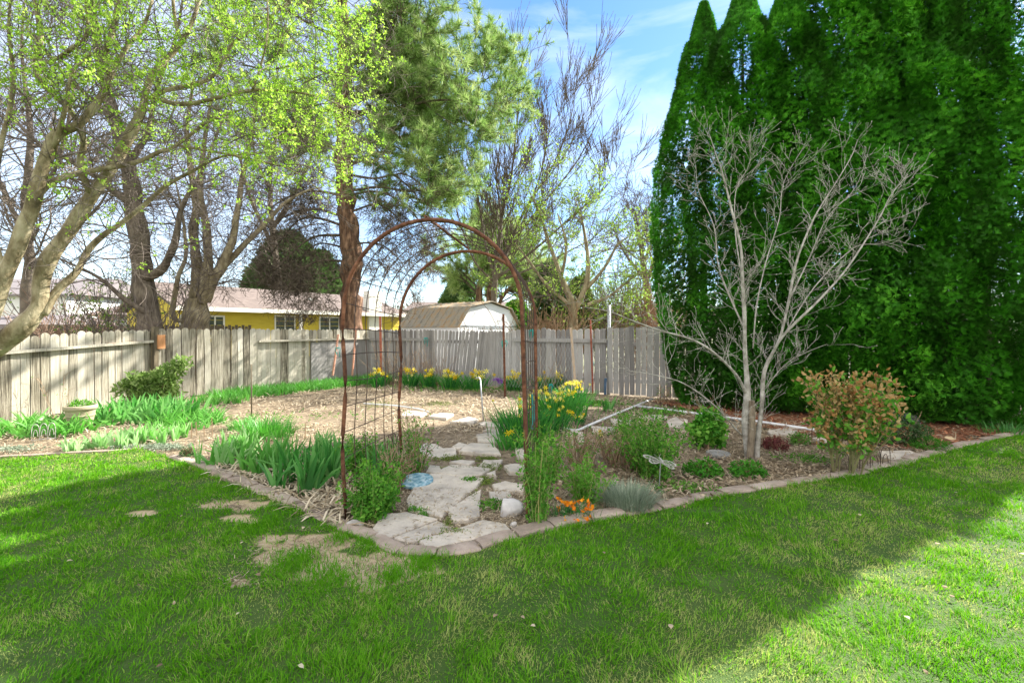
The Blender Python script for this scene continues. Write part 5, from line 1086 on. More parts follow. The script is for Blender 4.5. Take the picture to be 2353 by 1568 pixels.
# ================================================================== HEDGE
ORDH = ['leftmost tall arborvitae of the hedge, narrow pointed tip', 'second arborvitae from the left, broad blunt tip', 'third arborvitae from the left, tip beside the sky gap', 'fourth arborvitae from the left, behind the bare tree top', 'fifth arborvitae from the left in the hedge', 'sixth arborvitae from the left above the bronzed shrub', 'seventh arborvitae from the left in the hedge', 'eighth arborvitae from the left near the frame edge', 'rightmost arborvitae of the hedge at the frame edge']
def hedge():
    cfgs = [(3.80, 9.02, 7.95, .97), (4.42, 8.72, 8.05, 1.0), (5.05, 8.38, 7.8, .95), (5.6, 8.15, 8.4, 1.0), (6.1, 7.9, 8.6, 1.0), (6.6, 7.65, 8.2, 1.0), (7.05, 7.45, 8.7, .97), (7.56, 7.27, 9.0, .94)]
    for i, (x, y, h, r) in enumerate(cfgs):
        c = np.array([x, y, 0]); o = thing('arborvitae', c, ORDH[i], 'conifer', 'arborvitae trees grown into one tall hedge')
        mb = MB(); mb.tube([c, c+np.array([0, 0, h*.5]), c+np.array([0, 0, h*.97])], [.09, .05, .01], 7); mb.obj('trunk', M_darkbark, o)
        mb = MB(); n = 44000 if i < 2 else 38000; t = R.random(n)**.92; a = np.where(R.random(n) < .8, R.uniform(-3.9 if i < 2 else -3.3, .75, n), R.uniform(0, 2*math.pi, n))
        prof = np.interp(t, [0, .05, .16, .38, .6, .78, .9, .97, 1], [.42, .62, .80, .98, .86, .55, .31, .13, .03] if i == 0 else [.62, .82, .95, 1.0, .92, .68, .42, .19, .05])
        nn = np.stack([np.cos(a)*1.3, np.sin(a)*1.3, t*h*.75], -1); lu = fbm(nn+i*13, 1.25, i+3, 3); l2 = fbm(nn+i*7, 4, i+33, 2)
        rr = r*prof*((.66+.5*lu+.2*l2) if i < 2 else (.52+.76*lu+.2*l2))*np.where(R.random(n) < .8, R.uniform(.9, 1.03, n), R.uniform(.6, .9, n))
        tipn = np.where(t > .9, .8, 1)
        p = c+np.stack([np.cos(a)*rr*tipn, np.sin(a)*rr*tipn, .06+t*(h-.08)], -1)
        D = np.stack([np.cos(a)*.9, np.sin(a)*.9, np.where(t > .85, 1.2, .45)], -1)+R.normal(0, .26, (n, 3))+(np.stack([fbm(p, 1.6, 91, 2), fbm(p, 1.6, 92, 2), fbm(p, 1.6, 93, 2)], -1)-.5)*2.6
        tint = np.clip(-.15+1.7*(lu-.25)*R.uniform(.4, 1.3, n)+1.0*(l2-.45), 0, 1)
        near = (p[:, 1] < 1e9)
        for s_ in range(3):
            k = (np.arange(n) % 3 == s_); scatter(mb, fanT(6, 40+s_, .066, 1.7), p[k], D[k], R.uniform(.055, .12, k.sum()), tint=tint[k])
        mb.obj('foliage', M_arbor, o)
hedge()

# ================================================================== BARE ORNAMENTAL TREE (right bed)
def dogwood():
    c = G(1722, 1052); Y = c[1]; o = thing('bare_ornamental_tree', c, 'pale grey leafless small tree with a peeled stump side in the right bed', 'tree')
    tr = MB(); br = MB(); tips = []; Ls = []
    def lb(s, sides=9):
        s = [(a, b, y, r_*np.interp(r_, [0, .03, .05], [.52, .6, .9])) for a, b, y, r_ in s]; q = limb(tr, s, 5, sides); Ls.append(q); return q
    lb([(1722, 1062, Y, .062), (1718, 1010, Y, .055), (1714, 960, Y, .052), (1716, 900, Y, .045), (1712, 820, Y, .038), (1710, 740, Y, .034), (1706, 650, Y, .030), (1700, 560, Y, .025), (1680, 480, Y, .020), (1660, 400, Y, .014), (1643, 350, Y, .010), (1630, 310, Y, .006)])
    lb([(1738, 1060, Y-.03, .045), (1742, 1000, Y-.03, .040), (1750, 930, Y-.03, .036), (1756, 850, Y-.03, .033), (1790, 780, Y-.03, .028), (1810, 700, Y, .024), (1830, 600, Y, .020), (1870, 500, Y, .015), (1920, 420, Y, .011), (1955, 360, Y, .008), (1970, 320, Y, .004)])
    lb([(1757, 845, Y, .02), (1800, 770, Y-.2, .024), (1880, 690, Y-.3, .020), (1950, 610, Y-.3, .016), (2020, 500, Y-.3, .012), (2045, 450, Y-.3, .008), (2085, 400, Y-.3, .005)])
    lb([(1714, 905, Y, .03), (1690, 860, Y-.15, .026), (1640, 810, Y-.35, .022), (1590, 780, Y-.5, .018), (1520, 760, Y-.7, .014), (1450, 735, Y-.9, .010), (1400, 715, Y-1, .007), (1340, 705, Y-1, .004)])
    lb([(1712, 760, Y, .018), (1680, 690, Y+.1, .016), (1650, 610, Y+.2, .013), (1640, 520, Y+.2, .01), (1605, 440, Y+.2, .007), (1598, 380, Y+.2, .004)])
    lb([(1730, 800, Y, .016), (1738, 700, Y, .014), (1760, 600, Y+.1, .012), (1790, 500, Y+.1, .009), (1800, 420, Y+.1, .006), (1850, 330, Y+.1, .004)])
    lb([(1705, 1000, Y, .02), (1690, 985, Y-.15, .016), (1640, 930, Y-.4, .013), (1570, 880, Y-.6, .010), (1500, 860, Y-.7, .007), (1440, 850, Y-.8, .004)])
    lb([(1752, 900, Y, .012), (1800, 840, Y-.1, .009), (1850, 810, Y-.2, .006), (1900, 790, Y-.2, .003)])
    lb([(1704, 640, Y, .016), (1690, 540, Y+.1, .012), (1690, 440, Y+.2, .009), (1720, 380, Y+.2, .005), (1725, 330, Y+.2, .003)])
    lb([(1812, 690, Y, .016), (1860, 590, Y+.2, .012), (1900, 500, Y+.2, .009), (1965, 430, Y+.2, .006), (2000, 330, Y+.2, .003)])
    lb([(1800, 770, Y, .014), (1870, 660, Y+.1, .011), (1960, 570, Y+.1, .008), (2020, 560, Y+.1, .005), (2085, 540, Y+.1, .003)])
    cf = dict(wob=.14, up=.05, kids=[0, 2, 3], ang=(.35, .85), len=(.5, .75), rmin=.0016)
    for q in Ls:
        ln = np.linalg.norm(q[-1, :3]-q[0, :3]); sprout(br, q, int(4+ln*10), .22, cf, 2, tips, r0=.42, rmax=.0036, f0=.32 if q[0, 3] > .035 else .12, upd=.5)
    tr.obj('trunk', M_paletwig, o, smooth=True); br.obj('branches', M_paletwig, o)
    mb = MB(); pts = smooth_line([P(1700+22, 1048, Y-.06), P(1727, 980, Y-.062), P(1727, 920, Y-.055)], 4); mb.tube(pts, np.interp(np.linspace(0, 1, len(pts)), [0, .9, 1], [.038, .036, .031]), 8); mb.obj('dead_stub', M_cutbark, o)
    lf = MB(); sub = [t for t in tips if t[2] == 0][::2]; Pp = np.array([t[0] for t in sub]); D = np.array([t[1] for t in sub])
    bud = ([(0, 0, 0), (.5, .35, 0), (1, 0, 0), (.5, -.35, 0), (.5, 0, .35), (.5, 0, -.35)], [(0, 4, 1), (1, 4, 2), (2, 4, 3), (3, 4, 0), (0, 1, 5), (1, 2, 5), (2, 3, 5), (3, 0, 5)]); scatter(lf, bud, Pp, D, R.uniform(.012, .019, len(Pp))); lf.obj('buds', M_paletwig, o)
dogwood()

# ================================================================== PLANTS
def iris(u, v, w, dpt, n, lab, m=M_iris, h=(.28, .45), wid=(.028, .045), name='iris_clump', tint=(0, 1), bend=(.0, .35), cat='iris'):
    n = max(3, int(n*1.0)); c = G(u, v); s = c[1]/FP; mb = MB(); k = 5; wid = (wid[0]*1.05, wid[1]*1.1); cen = c+np.stack([R.uniform(-w*s/2, w*s/2, n), R.uniform(-.1, dpt, n), np.zeros(n)], -1)
    fan = R.uniform(0, 3.14, n)
    for j in range(k):
        a = fan+(math.pi if j % 2 else 0); sp = (j//2+.4)*.012
        p = cen+np.stack([np.cos(a)*sp, np.sin(a)*sp, 0*a], -1)
        hh = R.uniform(*h, n)*(1-.13*(j//2)); facing = fan+R.normal(0, .15, n)
        D_t = .05+.085*(j//2)
        blades(mb, p, a, hh, R.uniform(*wid, n), R.uniform(*bend, n)+.05*(j//2)+.5*(R.random(n) < .15), 5, R.uniform(*tint, n), face=facing, prof='strap', tilt=D_t)
    tag(mb.obj(name, m, loc=c), lab, cat, 'clumps of strap leaved iris'); 
iris(500, 1072, 85, .55, 26, 'bright sunlit iris clump at the left lawn corner', M_irisp, tint=(.1, .9), h=(.24, .38))
iris(590, 1092, 80, .6, 24, 'half shaded iris clump second from the lawn corner', M_irisp, tint=(0, .6), h=(.24, .40))
iris(648, 1120, 50, .4, 11, 'dark blue green iris clump in front of the pale dead leaves', M_iris, h=(.3, .46))
iris(700, 1150, 60, .45, 11, 'dark upright iris clump nearest the left front arch leg', M_iris, h=(.34, .5))
iris(735, 1105, 70, .5, 16, 'tall dark iris clump left of the arch mesh', M_iris, h=(.3, .48))
iris(862, 1110, 60, .4, 12, 'iris leaves seen through the arch mesh', M_iris, h=(.3, .45))
iris(748, 1030, 30, .2, 9, 'small pale iris tuft standing alone in the sunny straw', M_irisp, h=(.2, .3), wid=(.02, .03))
iris(290, 975, 190, .9, 85, 'broad green iris mass right of the planter pot', M_iris, h=(.28, .46), tint=(.3, 1), wid=(.035, .055), bend=(0, .6))
iris(230, 1030, 150, .35, 26, 'pale iris shoots along the left bed edge below the pot', M_irisp, h=(.14, .24), tint=(.5, 1))
iris(330, 1020, 110, .5, 26, 'pale iris leaves in front of the fence shrub', M_irisp, h=(.16, .28), tint=(.3, 1))
iris(175, 1038, 50, .1, 6, 'two bluish iris fans beside the lawn below the pot', M_irisp, h=(.14, .2), tint=(.8, 1))
iris(60, 1005, 210, .7, 70, 'wide leafy lily clump at the far left edge', M_irisp, h=(.22, .38), wid=(.03, .05), tint=(0, .5), bend=(.3, .9), cat='lily')
iris(400, 985, 150, .6, 60, 'spreading green leaves right of the iris mass', M_irisp, h=(.22, .36), tint=(0, .4), bend=(.3, .9), wid=(.022, .032), cat='lily')
iris(480, 930, 130, .5, 40, 'short green leaves below the middle fence', M_irisp, h=(.15, .22), tint=(0, .4), wid=(.015, .025), cat='lily')
iris(1395, 945, 20, .1, 3, 'single pair of thin iris leaves behind the white pipe', M_iris, h=(.2, .35))
iris(1620, 935, 40, .2, 5, 'small iris tuft beside the hydrangea bush', M_iris, h=(.15, .25))
def straps(name, u, v, rx, ry, n, h, wid, m, lab, cat, bend=(.4, 1.3), tint=(0, 1), center=True, group=None):
    c = G(u, v); mb = MB(); a = R.uniform(0, 6.28, n); r = np.sqrt(R.random(n)); p = c+np.stack([np.cos(a)*r*rx, np.sin(a)*r*ry, np.zeros(n)], -1)
    blades(mb, p, (a+R.normal(0, .5, n)) if center else R.uniform(0, 6.28, n), R.uniform(*h, n), R.uniform(*wid, n), R.uniform(*bend, n)*(r*.7+.3), 4, R.uniform(*tint, n), face=None, prof='grass')
    return mb.obj(name, m, loc=c), c
def T1(name, *a, **k): o, c = straps(name, *a, **k); tag(o, a[8-0] if False else None); return o, c
def plant(name, u, v, rx, ry, n, h, wid, m, lab, cat, **k):
    o, c = straps(name, u, v, rx, ry, n, h, wid, m, lab, cat, **k); return tag(o, lab, cat), c
plant('daylily_clump', 612, 1004, .36, .28, 420, (.18, .36), (.012, .02), M_irisp, 'dense arching bright green daylily clump in the sunny bed', 'daylily', tint=(0, .25))
plant('daylily_clump', 560, 985, .2, .2, 110, (.15, .25), (.012, .02), M_irisp, 'small daylily tuft left of the big daylily clump', 'daylily', tint=(0, .25))
# grass strip along the middle fence
mb = MB(); n = 4200; t = R.random(n); a = P1*(1-t)[:, None]+P2*t[:, None]; p = a+n2*R.uniform(.25, 1.35, n)[:, None]; p = p[(t > .15) & (t < .98)]; n = len(p)
blades(mb, p, R.uniform(0, 6.28, n), R.uniform(.14, .28, n), .022, R.uniform(.2, .9, n), 3, R.uniform(0, .5, n), face=R.uniform(0, 3.14, n)); tag(mb.obj('ground_cover', M_irisp, loc=P1), 'strip of short bright green leaves along the foot of the middle fence', 'ground cover', kind='stuff')
# low groundcover, weeds and moss
def patch(mb, u, v, w, d, n, T, size, tint, z=.02):
    c = G(u, v); s = c[1]/FP; p = c+np.stack([R.normal(0, w*s/2, n), R.normal(0, d/2, n), np.abs(R.normal(0, size*.35, n))+z], -1)
    scatter(mb, T, p, R.normal(size=(n, 3))+np.array([0, 0, .9]), size*R.uniform(.5, 1.2, n), tint=R.uniform(*tint, n))
mb = MB()
for a in ((380, 1032, 70, .12, 260), (300, 1034, 70, .06, 90), (30, 1037, 50, .12, 140)): patch(mb, *a, CLn, .05, (.2, .9))
tag(mb.obj('ground_cover', M_lav), 'low grey green ground cover creeping over the left bed edge', 'ground cover', kind='stuff')
mb = MB()
for a in ((928, 1092, 20, .05, 120), (1030, 1057, 34, .12, 240), (1120, 1058, 34, .08, 160), (1125, 1078, 30, .14, 200), (1115, 1110, 26, .14, 160), (1025, 1218, 12, .18, 120), (1045, 1230, 28, .05, 90), (985, 1248, 40, .03, 60), (1090, 1145, 8, .2, 60), (1035, 1080, 50, .03, 80), (1010, 930, 50, .4, 300), (1090, 900, 90, .5, 400), (870, 930, 40, .6, 300), (1500, 985, 60, .2, 150)):
    patch(mb, *a, CL, .028, (0, 1))
tag(mb.obj('moss', M_moss), 'moss and tiny weeds in the joints of the flagstone path', 'moss', kind='stuff')
mb = MB()
for (u, v, w, d, n, s) in ((1080, 1110, 14, .05, 60, .05), (955, 1180, 20, .05, 60, .04), (875, 1190, 20, .06, 60, .04), (975, 1190, 10, .03, 25, .04), (1130, 1165, 40, .1, 120, .04), (1580, 985, 20, .1, 60, .06), (1640, 1020, 40, .1, 70, .05), (1605, 1130, 60, .15, 70, .05), (1560, 1120, 50, .15, 60, .05), (1500, 1130, 40, .1, 40, .05), (1860, 1060, 60, .2, 200, .05), (1940, 1040, 60, .2, 120, .05), (1540, 950, 90, .3, 260, .07), (2240, 1040, 30, .1, 60, .04), (1100, 895, 200, .5, 300, .07), (1010, 885, 120, .4, 200, .07), (1380, 930, 80, .3, 200, .07), (660, 960, 200, .6, 160, .05)):
    patch(mb, u, v, w, d, n, CL, s, (0, 1))
tag(mb.obj('weeds', M_perenn), 'scattered small green weeds and seedlings over the bed', 'weeds', kind='stuff')

FL6 = []
def flowerT():
    V = []; F_ = []
    for i in range(6):
        a = i*math.pi/3; V += [(0, 0, 0), (.05, .5*math.cos(a-.28), .5*math.sin(a-.28)), (.1, math.cos(a), math.sin(a)), (.05, .5*math.cos(a+.28), .5*math.sin(a+.28))]; b = i*4; F_ += [(b, b+1, b+2), (b, b+2, b+3)]
    b = len(V)
    for i in range(6): a = i*math.pi/3; V += [(.02, .2*math.cos(a), .2*math.sin(a)), (.62, .3*math.cos(a), .3*math.sin(a))]
    for i in range(6): j = (i+1) % 6; F_ += [(b+2*i, b+2*j, b+2*j+1), (b+2*i, b+2*j+1, b+2*i+1)]
    return np.array(V), np.array(F_)
FT = flowerT()
def daff(u, v, w, d, nl, nf, lab, h=(.28, .42), m=M_daff, fs=.052, name='daffodil_clump', tint=(0, 1), ltint=(0, 1)):
    c = G(u, v); s = c[1]/FP; o = thing(name, c, lab, 'daffodils', 'clumps of yellow daffodils'); mb = MB()
    p = c+np.stack([R.normal(0, w*s/3.4, nl), R.normal(0, d/3, nl), np.zeros(nl)], -1); a = np.arctan2(p[:, 1]-c[1], p[:, 0]-c[0])+R.normal(0, .6, nl)
    blades(mb, p, a, R.uniform(*h, nl), R.uniform(.012, .02, nl), R.uniform(.05, .55, nl), 4, R.uniform(*ltint, nl), face=R.uniform(0, 3.14, nl), prof='strap', tilt=.18); mb.obj('leaves', m, o)
    q = c+np.stack([R.normal(0, w*s/3.2, nf), R.normal(-.03, d/3, nf), R.uniform(h[0]*1.0, h[1]*1.12, nf)], -1)
    st_ = MB()
    for k in q: b = k*np.array([1, 1, 0])*.5+c*.5+k*0; b[2] = 0; st_.tube([b, (b+k)/2+np.array([0, 0, .04]), k+np.array([0, 0, 0])], .004, 4)
    st_.obj('stalks', m, o)
    mb = MB(); D = np.stack([R.normal(.3, .8, nf), R.normal(-.8, .6, nf), R.normal(.15, .3, nf)], -1); tt_ = R.uniform(*tint, nf); ss_ = fs*R.uniform(.8, 1.2, nf)
    for i in range(nf): mb = MB(); scatter(mb, FT, q[i:i+1], D[i:i+1], ss_[i:i+1], tint=tt_[i:i+1]); mb.obj('flower', M_yellow, o)
daff(1205, 1008, 100, .5, 420, 7, 'big deep green daffodil clump just right of the arch with few flowers', h=(.3, .5))
daff(1275, 960, 110, .6, 480, 34, 'brightest daffodil clump with a mass of pale yellow flowers', h=(.3, .46), tint=(.5, 1), ltint=(.5, 1))
daff(1318, 935, 50, .4, 200, 22, 'daffodils behind the brightest clump at its right', h=(.3, .45), tint=(.3, .9))
daff(1180, 1032, 60, .2, 130, 3, 'low daffodil tuft touching the flagstones', h=(.15, .25), ltint=(.5, 1))
daff(1270, 990, 70, .25, 140, 8, 'daffodil flowers in the front of the bright clump', h=(.22, .34), tint=(.2, .8))
for (u, v, w, nf, lab) in ((870, 888, 30, 9, 'daffodils behind the red rusty post'), (945, 888, 34, 9, 'daffodils beside the back left arch leg'), (985, 890, 22, 6, 'daffodils at the green stake with tape'), (1035, 893, 45, 14, 'daffodils left of the mossy stake'), (1085, 895, 50, 15, 'daffodils right in front of the leaning boards'), (1180, 898, 35, 12, 'daffodils right of the rusty tee post'), (1245, 900, 25, 4, 'sparse daffodils left of the chicken wire'), (1280, 898, 24, 6, 'daffodils in front of the chicken wire')):
    daff(u, v, w, .4, 170, nf+3, lab, h=(.3, .44), fs=.078)
daff(1378, 1012, 14, .06, 10, 2, 'lone small daffodil in front of the white pipe', h=(.1, .14)); daff(1330, 975, 26, .1, 20, 4, 'short daffodils left of the white pipe bend', h=(.12, .2))
c = G(1150, 905); mb = MB(); leafclump(mb, c+np.array([-.05, 0, .32]), (.16, .1, .07), 60, FT, .035, shell=0); tag(mb.obj('hyacinth', M_purple, loc=c), 'small deep purple hyacinth beside the rusty tee post', 'flower')
# orange flowers
c = G(1322, 1207); o = thing('orange_flower_clump', c, 'clump of bright orange spring flowers beside the edging', 'flowers'); mb = MB(); n = 220; a = R.uniform(0, 6.28, n); p = c+np.stack([R.normal(0, .09, n), R.uniform(0, .22, n), np.zeros(n)], -1)
blades(mb, p, a, R.uniform(.08, .18, n), .006, R.uniform(.2, 1, n), 3, R.uniform(0, 1, n)); mb.obj('leaves', M_daff, o)
mb = MB(); n = 34; q = c+np.stack([R.uniform(-.12, .13, n), R.uniform(-.05, .2, n), R.uniform(.04, .17, n)], -1); D = R.normal(size=(n, 3))+np.array([0, -.6, 1]); scatter(mb, clusterT(5, .55, 44), q, D, R.uniform(.035, .055, n)); mb.obj('flowers', M_orange, o)

# leafy perennials
def perennial(name, u, v, w, hpx, dep, n, lab, m, T=CL, size=.06, nstem=24, mstem=M_drystem, cat='plant', lean=.25, tint=(0, 1), stem_h=1.0, base=.0, kids=2, lf=1.0, foliage=True, wild=.2):
    c = G(u, v); s = c[1]/FP; W_ = w*s/2; H = hpx*s; o = thing(name, c, lab, cat); st_ = MB(); Pp = []; D = []
    for k in range(nstem):
        b = c+np.array([random.uniform(-1, 1)*W_*.55, random.uniform(-.2, 1)*dep*.7, -.01]); d = np.array([(b[0]-c[0])/max(W_, .01)*lean+random.gauss(0, wild), random.gauss(0, wild), 1.0]); d /= np.linalg.norm(d); h = H*random.uniform(.35, 1.08)*stem_h
        mid = b+d*h*.5; tip = b+d*h+np.array([random.gauss(0, .03), random.gauss(0, .03), 0]); pts = smooth_line([b, mid, tip], 3); st_.tube(pts, np.linspace(.0045, .0018, len(pts)), 4, tint=random.random())
        for j in range(kids):
            f = random.uniform(.4, .9); q = b*(1-f)+tip*f; e = q+np.array([random.gauss(0, .06), random.gauss(0, .06), random.uniform(.04, .12)]); st_.tube([q, e], [.0025, .0015], 3, tint=random.random())
            Pp.append(e); D.append(e-q)
        for f in np.linspace(.15+base, 1, max(3, int(n/nstem))):
            q = b*(1-f)+tip*f; Pp.append(q+np.array([random.gauss(0, .025), random.gauss(0, .025), 0])); D.append([random.gauss(0, 1), random.gauss(0, 1), .5])
    st_.obj('stems', mstem, o)
    if foliage:
        Pp = np.array(Pp); D = np.array(D); k = R.random(len(Pp)) < lf; mb = MB(); scatter(mb, T, Pp[k], D[k], size*R.uniform(.6, 1.3, k.sum()), tint=R.uniform(*tint, k.sum())); mb.obj('foliage', m, o)
    return o
M_gstem = mat('green_stems', [(0, (.10, .18, .04)), (.5, (.2, .3, .07)), (1, (.35, .3, .12))], attr=.9)
perennial('leafy_perennial', 848, 1198, 100, 130, .4, 900, 'fresh green leafy perennial at the left front arch leg', M_perenn, nstem=44, size=.062, mstem=M_gstem, lean=.2)
perennial('leafy_perennial', 820, 1095, 90, 100, .35, 380, 'green perennial leaves growing through the arch mesh', M_perenn, nstem=30, size=.055, mstem=M_gstem)
perennial('dry_perennial', 905, 1130, 60, 110, .4, 260, 'brown dry perennial stems beside the blue plate', M_perenn, nstem=60, size=.035, lf=.5, tint=(0, .6), wild=.18)
perennial('leafy_perennial', 950, 1095, 55, 145, .4, 420, 'tall green and brown perennial at the back left arch leg', M_perenn, nstem=34, size=.042, lf=.9)
perennial('climbing_perennial', 1238, 1214, 62, 215, .3, 560, 'tall climbing green stems at the right front arch leg', M_perenn, nstem=30, size=.05, mstem=M_gstem, lean=.12, wild=.08, lf=.75)
perennial('leafy_perennial', 1262, 1110, 80, 130, .5, 420, 'green perennial behind the right front arch leg', M_perenn, nstem=34, size=.055, mstem=M_gstem)
perennial('leafy_perennial', 1352, 1165, 80, 100, .3, 360, 'yellow green branching perennial above the orange flowers', M_perenn, nstem=30, size=.05, mstem=M_gstem, tint=(.4, 1), wild=.25)
perennial('dry_perennial', 1340, 1085, 110, 100, .6, 260, 'brown and green tangled stems in the middle of the right bed', M_perenn, nstem=70, size=.04, lf=.6, wild=.28)
perennial('leafy_perennial', 1505, 1105, 100, 150, .6, 1150, 'large green perennial behind the butterfly ornament', M_perenn, nstem=60, size=.058, mstem=M_gstem, wild=.2)
perennial('dry_perennial', 1430, 1080, 100, 95, .5, 200, 'reddish brown dry stems left of the large green perennial', M_perenn, nstem=80, size=.035, lf=.45, wild=.3)
perennial('leafy_perennial', 1440, 1010, 90, 60, .4, 220, 'low green perennial in front of the white pipe', M_perenn, nstem=24, size=.05, mstem=M_gstem)
perennial('dry_perennial', 1560, 930, 160, 50, .5, 120, 'low dry stems at the foot of the back fence near the hedge', M_perenn, nstem=60, size=.04, lf=.4, wild=.4)
perennial('rose_canes', 905, 885, 120, 120, .5, 0, 'tangle of pale dry rose canes behind the arch mesh', M_perenn, nstem=60, foliage=False, wild=.45, kids=4)
perennial('rose_canes', 990, 888, 110, 110, .4, 0, 'pale dry rose canes right of the back left arch leg', M_perenn, nstem=44, foliage=False, wild=.4, kids=4)
perennial('rose_canes', 1235, 905, 110, 130, .4, 0, 'arching dry canes in front of the chicken wire', M_perenn, nstem=22, foliage=False, wild=.5, kids=4)
perennial('young_sapling', 128, 965, 60, 110, .2, 50, 'thin bare sapling trained against the far left fence', M_perenn, nstem=5, size=.03, wild=.15, kids=6, lf=.3)
def bush(name, u, v, w, hpx, n, lab, m, T=CL, size=.06, stems=10, cat='shrub', zc=.5, dep=None, tint=(0, 1), flat=None, ms=M_drystem, shell=.3, lobes=1):
    c = G(u, v); s = c[1]/FP; W_ = w*s/2; H = hpx*s; o = thing(name, c, lab, cat); d_ = dep or W_*.8; cy = c+np.array([0, d_, 0])
    mb = MB(); tips = []; cf = dict(wob=.12, up=.03, kids=[0, 3, 3], ang=(.3, .7), len=(.4, .7), rmin=.0025)
    for k in range(stems): grow(mb, cy+np.array([random.gauss(0, W_*.2), random.gauss(0, d_*.2), 0]), np.array([random.gauss(0, .35), random.gauss(0, .3), 1]), H*.6, .010, 2, cf, tips)
    mb.obj('stems', ms, o); mb = MB()
    for k in range(lobes):
        q = cy+np.array([random.uniform(-.45, .45)*W_*(lobes > 1), 0, H*zc+random.uniform(-.2, .2)*H*(lobes > 1)]); f = .65 if lobes > 1 else 1
        leafclump(mb, q, (W_*f, d_*f, H*(1-zc)*f*1.05), n//lobes, T, size, tint, shell=shell, flat=flat)
    mb.obj('foliage', m, o); return o, cy, W_, H
bush('broad_leaf_bush', 1643, 1045, 120, 118, 620, 'bright green broad leaved bush left of the bare tree', M_hydr, T=CLb, size=.115, flat=.5, stems=8, lobes=4)
def fence_shrub():
    Yb = 8.55; c = P(350, 757, Yb)*np.array([1, 1, 0]); o = thing('fence_shrub', c, 'pale sunlit evergreen shrub sprawling up against the left fence', 'shrub'); st_ = MB(); lf = MB()
    for (u, v, r_, n) in ((298, 892, .20, 220), (320, 880, .26, 330), (348, 886, .30, 420), (374, 872, .26, 330), (335, 905, .28, 300), (390, 860, .18, 180), (404, 846, .16, 150), (416, 832, .12, 110), (386, 900, .24, 220), (362, 912, .26, 220)):
        q = P(u, v, Yb+R.uniform(-.12, .12)); st_.tube(smooth_line([c, (c+q)/2+np.array([0, -.03, .02]), q], 3), .008, 4)
        m_ = int(n*.42); d = nrm(R.normal(size=(m_, 3))); pp_ = q+d*(R.uniform(.1, 1.0, m_)**.7)[:, None]*np.array([r_, r_*.8, r_*.85]); scatter(lf, clusterT(5, .34, 77), pp_, d+np.array([0, -.2, .5]), R.uniform(.09, .18, m_), tint=R.uniform(0, 1, m_))
    st_.obj('stems', M_drystem, o); lf.obj('foliage', M_shrub, o)
fence_shrub()
plant('lavender', 1442, 1168, .20, .17, 1500, (.12, .26), (.004, .007), M_lav, 'rounded silver grey wispy lavender in the right bed', 'lavender', bend=(.3, 1.1))
bush('green_cushion', 418, 1060, 42, 28, 260, 'little dark green cushion plant at the left lawn corner', M_dkleaf, T=CLn, size=.04, zc=.3)
bush('leafy_rosette', 1628, 1104, 84, 34, 420, 'dark green rosette plant in front of the grey stepping stone', M_hydr, T=CLn, size=.075, zc=.2, tint=(0, .5))
bush('leafy_rosette', 1733, 1106, 78, 38, 420, 'dark green rosette plant in front of the bare tree trunk', M_hydr, T=CLn, size=.075, zc=.2, tint=(0, .5))
bush('plum_leaved_plant', 1795, 1042, 70, 34, 420, 'low plum coloured plant right of the bare tree trunk', M_heuch, T=CLb, size=.05, zc=.3)
bush('green_cushion', 1850, 1026, 50, 26, 240, 'low green cushion plant behind the plum coloured plant', M_perenn, T=CLn, size=.05, zc=.3)
bush('heath_shrub', 2110, 1035, 130, 75, 1500, 'dark shrub with dusty purple flowers under the hedge', M_dkleaf, T=CLn, size=.055, zc=.4)
c = G(2080, 1020); mb = MB(); leafclump(mb, c+np.array([.05, .15, .27]), (.22, .2, .12), 300, CLn, .03); tag(mb.obj('heather', M_purple, loc=c), 'patch of mauve heather blossom in front of the dark shrub', 'flowers')
bush('green_cushion', 2170, 1045, 90, 30, 500, 'spiky low green plant between dark shrub and yellow stone', M_perenn, T=CLn, size=.05, zc=.3, tint=(0, .4))
plant('ornamental_grass', 2315, 998, .35, .25, 260, (.12, .24), (.008, .014), M_iris, 'dark grassy tuft by the fence at the far right edge', 'ornamental grass')
plant('ornamental_grass', 2345, 975, .4, .25, 200, (.12, .22), (.008, .014), M_iris, 'grassy leaves against the pale fence at the far right', 'ornamental grass')
# dry fern-like tuft near lavender
plant('dry_grass_tuft', 1390, 1178, .16, .1, 160, (.05, .12), (.004, .007), M_litter, 'pale dried grass tuft left of the lavender', 'dry plant')
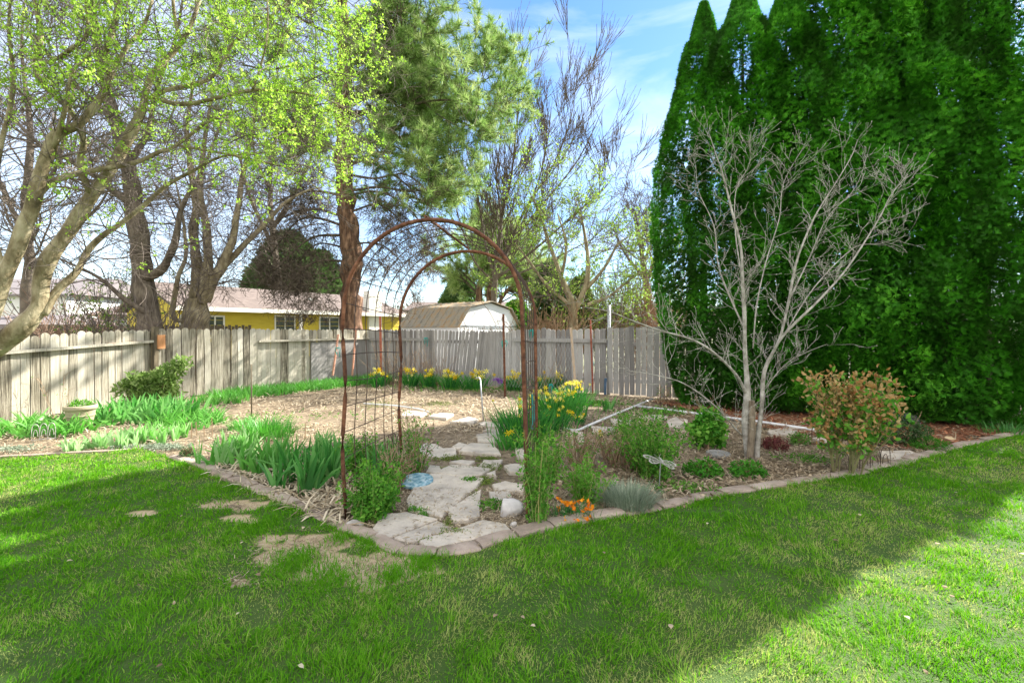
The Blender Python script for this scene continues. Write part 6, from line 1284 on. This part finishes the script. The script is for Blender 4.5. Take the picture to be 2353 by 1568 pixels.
# bronzed shrub
def photinia():
    c = G(1965, 1096); o = thing('bronzed_shrub', c, 'waist high shrub with bronze, yellow and russet leaves near the lawn edge', 'shrub'); s = c[1]/FP; mb = MB(); tips = []
    cf = dict(wob=.10, up=.06, kids=[0, 3, 4], ang=(.25, .6), len=(.38, .6), rmin=.003)
    for k in range(20):
        a = random.uniform(0, 6.28); b = c+np.array([math.cos(a)*.14, .15+math.sin(a)*.14, 0]); d = np.array([math.cos(a)*.12+.03, math.sin(a)*.17, 1]); grow(mb, b, d, .60*random.uniform(.75, 1.1), random.uniform(.006, .011), 2, cf, tips)
    # long side branch at left
    grow(mb, c+np.array([-.1, .1, .3]), np.array([-.7, -.1, .5]), .28, .007, 1, cf, tips)
    mb.obj('stems', mat('olive_stems', [(.3, (.12, .13, .05)), (.7, (.28, .25, .12))], scale=6), o)
    lf = MB(); tp = [t for t in tips if t[0][2] > .22]; Pp = []; D = []
    for p, d, l in tp:
        for _ in range(6 if l < 2 else 4): Pp.append(p+R.normal(0, .045, 3)); D.append(d*.4+R.normal(0, .8, 3))
    Pp = np.array(Pp); D = np.array(D); hz = Pp[:, 2]; tint = np.clip(R.normal(.68, .22, len(Pp))-np.clip((hz-.98)*1.6, 0, .6), 0, 1)
    k = R.random(len(Pp)) < np.interp(hz, [.2, .6, 1.4], [.4, .9, 1]); g = (R.random(len(Pp)) < np.interp(hz, [.2, .5, 1, 1.3], [.85, .5, .22, .08])) & k
    scatter(lf, leafT(.5, .22), Pp[k & ~g], D[k & ~g], R.uniform(.038, .07, (k & ~g).sum()), tint=tint[k & ~g]); lf.obj('foliage', M_photinia, o)
    lf = MB(); scatter(lf, leafT(.55, .1), Pp[g], D[g], R.uniform(.045, .075, g.sum())); lf.obj('green_foliage', M_perenn, o)
photinia()
# dead sticks in front of the iris
mb = MB()
for (u, v) in ((452, 1000), (470, 1003), (488, 1000), (440, 1006), (600, 985), (640, 1040), (700, 1010), (675, 1000)):
    c = G(u, v); mb.tube([c, c+np.array([random.gauss(0, .02), 0, random.uniform(.12, .26)])], .006, 4)
tag(mb.obj('cut_stalks', M_drystem, loc=G(452, 1000)), 'short cut dry flower stalks standing in the straw', 'stalks', kind='stuff')
# a few fallen leaves on the lawn
mb = MB(); n = 50; p = np.stack([R.uniform(-3, 4, n), R.uniform(1.9, 4.5, n), np.full(n, .05)], -1); p = p[inpoly(p[:, 0], p[:, 1], lawn_poly)]
scatter(mb, leafT(.7, .2), p, np.column_stack([R.normal(size=(len(p), 2)), R.normal(0, .15, len(p))]), R.uniform(.02, .04, len(p)), upbias=.9); tag(mb.obj('fallen_leaves', M_litter), 'few pale brown fallen leaves lying on the lawn', 'fallen leaves', kind='stuff')

for o in bpy.data.objects:
    if '_o' in o: del o['_o']
